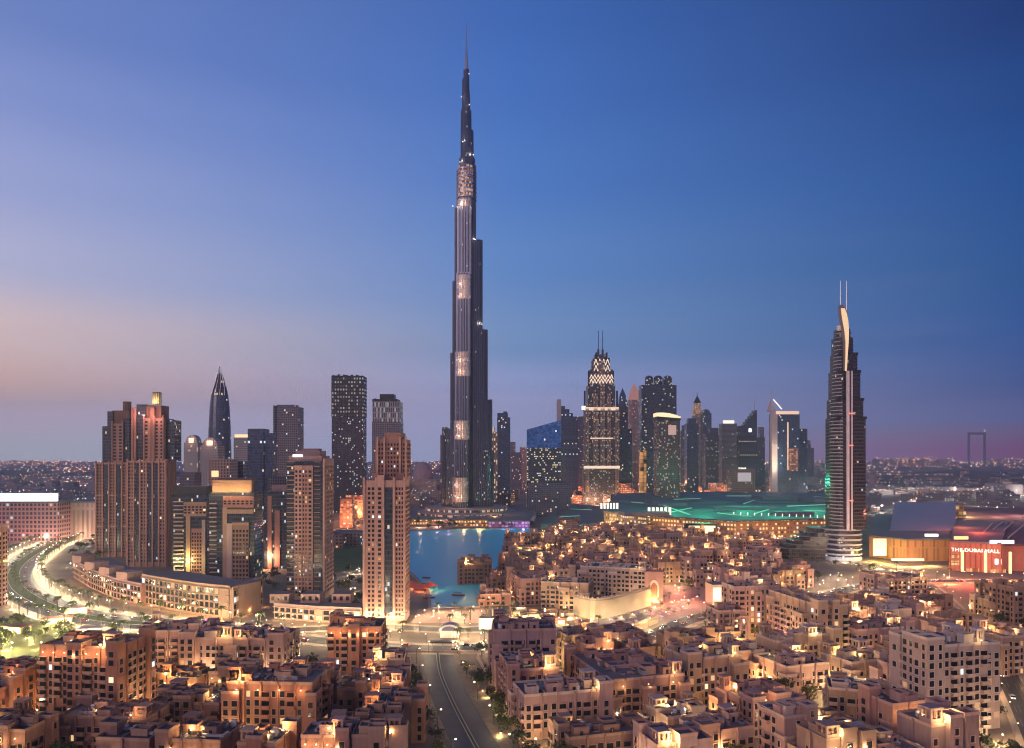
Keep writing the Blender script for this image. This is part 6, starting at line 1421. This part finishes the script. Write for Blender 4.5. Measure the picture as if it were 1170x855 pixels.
# trees and small lamps among the houses
NEAR = [[gp(*p) for p in ((550, 745), (1180, 745), (1180, 935), (550, 935))], [gp(*p) for p in ((-60, 770), (480, 760), (480, 935), (-60, 935))], [gp(*p) for p in ((560, 640), (1000, 640), (1000, 700), (560, 700))], [gp(*p) for p in ((800, 700), (1180, 690), (1180, 760), (800, 760))]]
for i, (P_, nt_, np_, nl_, where) in enumerate(((NEAR[0], 62, 30, 70, 'the right-hand lanes'), (NEAR[1], 38, 16, 34, 'the lower left lanes'), (NEAR[2], 14, 10, 34, 'the lanes beside the lake'), (NEAR[3], 24, 12, 36, 'the lanes behind the hotel court'))):
    scatter(P_, nt_, lambda x, y: tree(x, y, 'dark leafy tree in %s' % where, 'trees in %s' % where, rnd.uniform(.9, 1.6)), 3)
    scatter(P_, np_, lambda x, y: palm(x, y, 'palm in %s' % where, 'palms in %s' % where, rnd.uniform(.6, .95)), 2)
    scatter(P_, nl_, lambda x, y: lantern(x, y, 'amber lane lamp in %s' % where, 'lamps in %s' % where, 5200, rnd.choice(((1, .55, .2), (1, .66, .3), (1, .74, .42))), rnd.uniform(0, 6), .5), 2)
P_ = [gp(*p) for p in ((70, 640), (112, 612), (118, 650), (90, 656))]
scatter(P_, 16, lambda x, y: tree(x, y, 'dark tree between the boulevard bend and the twin rose towers', 'trees inside the boulevard bend', rnd.uniform(.9, 1.5)), 2)
scatter(P_, 6, lambda x, y: lantern(x, y, 'lantern between the boulevard bend and the twin rose towers', 'lanterns inside the boulevard bend', 4500, (1, .8, .5)), 2)
# trees round the lake and between the far towers
P_ = [gp(*p) for p in ((300, 660), (345, 640), (370, 690), (310, 690))]
scatter(P_, 16, lambda x, y: tree(x, y, 'dark tree between the rose towers', 'trees between the rose towers', rnd.uniform(.9, 1.4)), 2)
P_ = [gp(*p) for p in ((380, 656), (414, 650), (414, 704), (380, 704))]
scatter(P_, 14, lambda x, y: tree(x, y, 'dark tree in the gap left of the pink stone tower', 'trees left of the pink stone tower', rnd.uniform(.9, 1.3)), 2)
scatter(P_, 6, lambda x, y: lantern(x, y, 'lamp in the gap left of the pink stone tower', 'lamps left of the pink stone tower', 3500, (1, .8, .5), 0, .6), 2)
P_ = [gp(*p) for p in ((465, 606), (620, 603), (640, 594), (470, 597))]
scatter(P_, 22, lambda x, y: tree(x, y, 'dark shore tree across the lake', 'trees on the far lake shore', rnd.uniform(1.2, 2)), 2)
# ------------------------------------------------------------------ cars
CARC = [mat('car_%s' % n, c, .3, .2, 0) for n, c in (('white', (.6, .6, .6)), ('black', (.02, .02, .025)), ('silver', (.3, .3, .32)), ('red', (.35, .03, .03)))]
TYRE = mat('tyre', (.02, .02, .02), .9, 0, 0); HEADG = glow('headlight_glow', (1, .95, .85), 8); TAILG = glow('taillight_glow', (1, .05, .03), 5)
def car_meshes(m):
    b = MB(); P = [(-2.2, .35), (2.2, .35), (2.25, .75), (1.3, .95), (.6, 1.45), (-1.1, 1.45), (-1.9, 1.0), (-2.25, .9)]
    for i in range(len(P)): a, c = P[i], P[(i+1) % len(P)]; b.face([(a[0], -.9, a[1]), (a[0], .9, a[1]), (c[0], .9, c[1]), (c[0], -.9, c[1])], 1 if i in (3, 5) else 0)
    for s_ in (-1, 1): b.face([(x, s_*.9, z) for x, z in P]); b.face([(x, s_*.905, z) for x, z in ((1.05, 1.0), (.5, 1.38), (-1.0, 1.38), (-1.6, 1.0))], 1)
    w = MB(); 
    for k in range(10): a0, a1 = 2*pi*k/10, 2*pi*(k+1)/10; w.face([(.34*cos(a0), -.1, .34*sin(a0)), (.34*cos(a1), -.1, .34*sin(a1)), (.34*cos(a1), .1, .34*sin(a1)), (.34*cos(a0), .1, .34*sin(a0))])
    for s_ in (-.1, .1): w.face([(.34*cos(2*pi*k/10), s_, .34*sin(2*pi*k/10)) for k in range(10)])
    h = MB(); h.box(0, 0, .08, .35, -.1, .1); return b.mesh('body', [m, PANE]), w.mesh('wheel', [TYRE]), h
BODIES = []; 
for m in CARC: q = car_meshes(m); BODIES.append(q[0])
WHEEL = q[1]; HL = q[2].mesh('headlight', [HEADG]); TL = q[2].mesh('taillight', [TAILG])
def car(x, y, a, label, group, ci, z=.03):
    t = thing('car', label, 'car', (x, y, z), a, group); link('body', BODIES[ci], t)
    for sx_ in (-1.4, 1.4):
        for sy_ in (-.85, .85): link('wheel', WHEEL, t, (sx_, sy_, .34))
    for sy_ in (-.6, .6): link('headlight', HL, t, (2.26, sy_, .72)); link('taillight', TL, t, (-2.26, sy_, .8))
for ln, off, nm, st in ((BOUL, 8.5, 'curved boulevard', 26), (BOUL, -8.5, 'curved boulevard', 31), (MALLRD, 3.4, 'mall road', 24), (MALLRD, -3.4, 'mall road', 19), (BRIDGE, 3.5, 'crossing street', 40), (BRIDGE, -3.5, 'crossing street', 47), (EASTRD, 2.5, 'garden road', 40)):
    for i, (x, y, a) in enumerate(along(ln, st, off, 9)):
        if inview(x, y, 0): ci = (i*7+int(off)) % 4; car(x, y, a+(0 if off < 0 else pi), '%s car driving on the %s' % (('white', 'black', 'silver', 'red')[ci], nm), '%s cars on the %s' % (('white', 'black', 'silver', 'red')[ci], nm), ci, .07)
X_, Y_ = gp(533, 738.5); car(X_, Y_, 0, 'black car waiting beside the security canopy at the road head', None, 1, .05)
# ------------------------------------------------------------------ buildings of the middle distance and the far city
ADM = [facade('district_%d' % i, c, (.03, .03, .045), 4.5, 4, .5, .5, l, litc=lc, ls=1.6, cool=.35) for i, (c, l, lc) in enumerate((((.13, .11, .14), .10, (1, .7, .42)), ((.20, .15, .15), .12, (1, .6, .35)), ((.10, .11, .14), .08, (.9, .9, 1)), ((.24, .14, .12), .16, (1, .5, .3))))]
def district(n, P, hr, wr, where, tone=None, seed=1):
    r = random.Random(seed); Pw = [gp(*p) for p in P]; xs = [p[0] for p in Pw]; ys = [p[1] for p in Pw]; k = 0
    for i in range(n*30):
        if k >= n: break
        px = r.uniform(min(p[0] for p in P), max(p[0] for p in P)); py = r.uniform(min(p[1] for p in P), max(p[1] for p in P))
        if not inpoly(px, py, P): continue
        x, y = gp(px, py); w, d = r.uniform(*wr), r.uniform(*wr)
        if not free(x, y, w, d) or inpoly(x, y, LKW): continue
        claim(x, y, w, d); k += 1; a = r.uniform(-.4, .4); h = r.uniform(*hr)*(1 if r.random() < .85 else 1.8)
        t = thing('district_building', 'small hazy building in %s' % where, 'building', (x, y), a, 'small buildings in %s' % where)
        b = MB(); b.box(0, 0, w, d, 0, h, 0, 0, 1); 
        if r.random() < .6: b.box(r.uniform(-.2, .2)*w, r.uniform(-.2, .2)*d, w*.35, d*.4, h, h+r.uniform(2.5, 5), 0, 0, 1)
        b.obj('block', [ADM[tone if tone is not None and r.random() < .7 else r.randrange(4)], ROOF], t)
district(40, [(470, 590), (700, 580), (700, 552), (470, 552)], (8, 26), (16, 40), 'the low quarter behind the lake', 1, 3)
district(46, [(690, 566), (945, 563), (945, 540), (690, 540)], (8, 26), (18, 44), 'the quarter behind the teal-roofed mall', 3, 4)
district(60, [(985, 600), (1200, 596), (1200, 548), (985, 548)], (6, 16), (16, 40), 'the plain right of the hotel tower', 2, 5)
district(40, [(-20, 612), (112, 600), (112, 552), (-20, 552)], (6, 16), (18, 40), 'the plain left of the twin rose towers', 2, 6)
district(26, [(205, 640), (420, 640), (420, 560), (205, 560)], (8, 30), (18, 36), 'the gaps behind the near stone towers', 1, 7)
district(40, [(770, 552), (945, 550), (945, 532), (770, 532)], (12, 44), (22, 50), 'the skyline foot right of the drum-topped skyscraper', 0, 8)
FIRE = facade('fire_glow', (.30, .17, .13), (.35, .12, .07), 5, 4.5, .7, .6, .45, litc=(1, .42, .2), ls=1.3, cool=.1)
def fire(n, P, where):  # low blocks with glowing rooms and a lamp, added for the far orange-red glow
    for i in range(n*20):
        if n <= 0: break
        px = rnd.uniform(P[0], P[1]); Y = rnd.uniform(P[2], P[3]); x = sx(px, Y); w = rnd.uniform(18, 46)
        if not free(x, Y, w, 24): continue
        claim(x, Y, w, 24); n -= 1; h = rnd.uniform(16, 46); t = thing('glow_block', 'low block added for its red glow %s' % where, 'building', (x, Y), 0, 'blocks added for red glow %s' % where)
        b = MB(); b.box(0, 0, w, 22, 0, h, 0, 0, 1); b.obj('block', [FIRE, ROOF], t); lamp(t, (0, -26, h*.5), 24000, (1, .40, .18), 2)
fire(12, (640, 735, 1790, 2100), 'at the feet of the zigzag-crowned skyscraper')
fire(12, (760, 845, 1800, 2300), 'beside the traffic avenue beyond the mall')
fire(5, (392, 416, 1150, 1500), 'in the gap left of the pink stone tower')
def sign_block():
    Y = 1700; k = Y/F; t = thing('office_building', 'brown block with white rooftop letters right of the fiery traffic avenue', 'office', (sx(846, Y), Y)); b = MB(); b.box(0, 0, 28*k, 30, 0, sz(536, Y), 0, 0, 1); b.obj('wall', [facade('brown_office', (.24, .13, .12), (.05, .04, .05), 4, 4, .5, .5, .08, ls=1.2, cool=.1), ROOF], t)
    letters(t, 'EMAAR', (0, -14.5, sz(536, Y)), 5.2, LETW, 0, 'rooftop_letters', 1.0)
    b = MB(); b.box(4, -15.6, 15*k, .8, sz(550, Y), sz(540, Y)); b.obj('lit_picture_panel', [glow('picture_mauve', (.55, .45, .5), .5)], t)
sign_block()
# the two slabs at the left edge
def slab(label, xa, xb, yt, yb, Y, m, sign=None):
    k = Y/F; w = (xb-xa)*k; t = thing('office_building', label, 'office', (sx((xa+xb)/2, Y), Y+15)); b = MB(); b.box(0, 0, w, 30, 0, sz(yt, Y), 0, 0, 1); b.obj('wall', [m, ROOF], t)
    b = MB(); b.box(0, 0, w+1, 31, sz(yt, Y), sz(yt, Y)+2); b.obj('cornice', [ROOF], t)
    if sign: b = MB(); b.box((sign[0]+sign[1])/2*k-(xa+xb)/2*k, -10, (sign[1]-sign[0])*k, 3, sz(sign[3], Y), sz(sign[2], Y)); b.obj('lit_roof_screen', [glow('screen_cold', (.95, .98, 1), 2.6)], t)
    for f in (-.3, .1, .4): lamp(t, (f*w, -28, 8), 7000, (1, .4, .3), 1)
slab('long rose office slab under a glaring white rooftop screen at the left edge', -25, 66, 575, 612, 1000, facade('slab_rose', (.36, .20, .20), (.06, .05, .07), 5, 5.5, .6, .6, .06, ls=1, cool=.5), (-25, 63, 564, 573))
slab('beige ribbed office slab between the white rooftop screen and the twin rose towers', 66, 112, 575, 608, 1030, facade('slab_beige', (.36, .27, .24), (.20, .15, .13), 6, 40, .45, .9, 0, cool=0, rough=.7))
# the sprawl that reads as one mass: low blocks and points of light out to the horizon
def sprawl():
    r = random.Random(11); b = MB()
    def dot(x, y, z, mi, sc): 
        s_ = (y/2500)*sc*1.5; b.ring([(.1, z-s_*.5), (s_*.5, z-s_*.25), (s_*.5, z+s_*.25), (.1, z+s_*.5)], x, y, 5, mi)
    def pick(): q = r.random(); return 3 if q < .5 else (4 if q < .76 else (5 if q < .95 else 6))
    def park(px, py): return (px > 1000 and 537 < py < 560) or (px < 112 and 532 < py < 545)
    for i in range(4200):
        py = 520+8*(1+r.random()**1.6*5.2); px = r.uniform(-40, 1210); x, y = gp(px, py)
        if y < 2200 or (r.random() < .5 and 150 < px < 980) or (park(px, py) and r.random() < .93): continue
        h = r.uniform(4, 14)*(1 if r.random() < .92 else 2.6); b.box(x, y, r.uniform(14, 50), r.uniform(14, 60), 0, h, r.uniform(0, 1), r.choice((0, 0, 1, 2)), bot=False)
        if r.random() < .5: dot(x+r.uniform(-30, 30), y-30, r.uniform(4, h+5), pick(), r.choice((.8, 1, 1.5)))
    for i in range(150):          # street lines
        py = 520+8*(1+r.random()**1.5*5.0); px = r.uniform(-40, 1210); x, y = gp(px, py)
        if park(px, py) and r.random() < .8: continue
        a = r.choice((.1, .15, 1.2, 1.7, -.3)); n = r.randint(8, 26); st = y/90; m = pick(); sc = r.choice((.6, .8, 1.1))
        for k in range(n): dot(x+cos(a)*st*(k-n/2)*r.uniform(.95, 1.05), y+sin(a)*st*(k-n/2), 9, m, sc)
    for (px0, px1, py0, py1, n, hm) in ((992, 1092, 526, 534, 620, 75), (1120, 1200, 526, 532, 300, 60), (700, 980, 527, 536, 420, 60), (465, 610, 528, 540, 240, 40), (-40, 110, 527, 533, 240, 30), (60, 112, 534, 540, 70, 20)):
        for i in range(n):       # bright clusters under the horizon
            px = r.triangular(px0, px1); x, y = gp(px, r.uniform(py0, py1)); h = r.uniform(10, hm)*r.uniform(.4, 1)
            b.box(x, y, r.uniform(20, 60), 30, 0, h, 0, r.choice((0, 1)), bot=False)
            dot(x, y-40, h*r.uniform(.3, 1.2), 3 if r.random() < .7 else pick(), r.choice((.7, 1, 1.6)))
    return b.obj('distant_city', [mat('far_block', (.24, .21, .23), .9, var=0), mat('far_block_rose', (.3, .22, .22), .9, var=0), mat('far_block_dark', (.13, .13, .16), .9, var=0), glow('far_amber', (1, .45, .22), 8), glow('far_warm', (1, .72, .48), 8), glow('far_white', (.95, .95, 1), 7), glow('far_red', (1, .2, .12), 3)], kind='stuff')
sprawl()
poly_obj('district_ground', [gp(*p) for p in ((-300, 605), (1500, 605), (1330, 534), (-150, 534))], .002, mat('district_paving', (.15, .115, .10), .9, var=.3, scale=.01))
PARKM = mat('far_green', (.022, .035, .03), .95, var=.4, scale=.01)
for P_ in ([(1005, 556), (1180, 560), (1180, 541), (1090, 537), (1000, 543)], [(-20, 545), (112, 545), (112, 534), (40, 532), (-20, 537)]): poly_obj('far_park', [gp(*p) for p in P_], .01, PARKM)
# glowing traffic avenue seen end-on between towers and lit streets: lamps only
def avenue(pts, n, label, group, pw, col, s=1.6, es=14):
    line = curve_pts([gp(*p) for p in pts], 8); L_ = sum(hypot(c[0]-a[0], c[1]-a[1]) for a, c in zip(line, line[1:])); ribbon('avenue', line, -14, 14, .03, ASPH)
    for i, (x, y, a) in enumerate(along(line, L_/n, 0)): street_lamp(x+rnd.uniform(-12, 12), y, label, group, pw, col, a, s, es)
avenue([(770, 562), (795, 553), (812, 545), (815, 536)], 20, 'fiery lamp on the traffic avenue beyond the mall', 'lamps on the traffic avenue beyond the mall', 170000, (1, .36, .14))
avenue([(640, 572), (665, 560), (700, 556), (735, 556)], 12, 'reddish lamp on the street at the zigzag-crowned skyscraper', 'lamps at the zigzag-crowned skyscraper', 130000, (1, .34, .18))
avenue([(392, 612), (400, 596), (406, 584), (410, 574)], 10, 'fiery lamp on the street behind the pink stone tower', 'lamps on the street behind the pink stone tower', 60000, (1, .40, .16), 1.2)
avenue([(382, 575), (395, 573), (412, 572)], 6, 'white lamp at the foot of the sparkling slab', 'white lamps at the sparkling slab', 60000, (1, .9, .75), 1.5)
avenue([(1000, 588), (1060, 575), (1180, 572)], 10, 'white lamp on the road across the far plain', 'lamps on the road across the far plain', 30000, (1, .85, .65), 1.6)
avenue([(1000, 566), (1080, 562), (1180, 566)], 14, 'pale lamp on the second road across the far plain', 'lamps on the second road of the far plain', 40000, (1, .9, .75), 1.5)
avenue([(1095, 590), (1140, 586), (1190, 588)], 9, 'warm lamp on the road behind the red mall wing', 'lamps behind the red mall wing', 30000, (1, .6, .35), 1.4)
avenue([(-20, 556), (60, 554), (112, 558)], 9, 'warm lamp on the road beyond the white rooftop screen', 'lamps beyond the white rooftop screen', 40000, (1, .55, .35), 1.5)
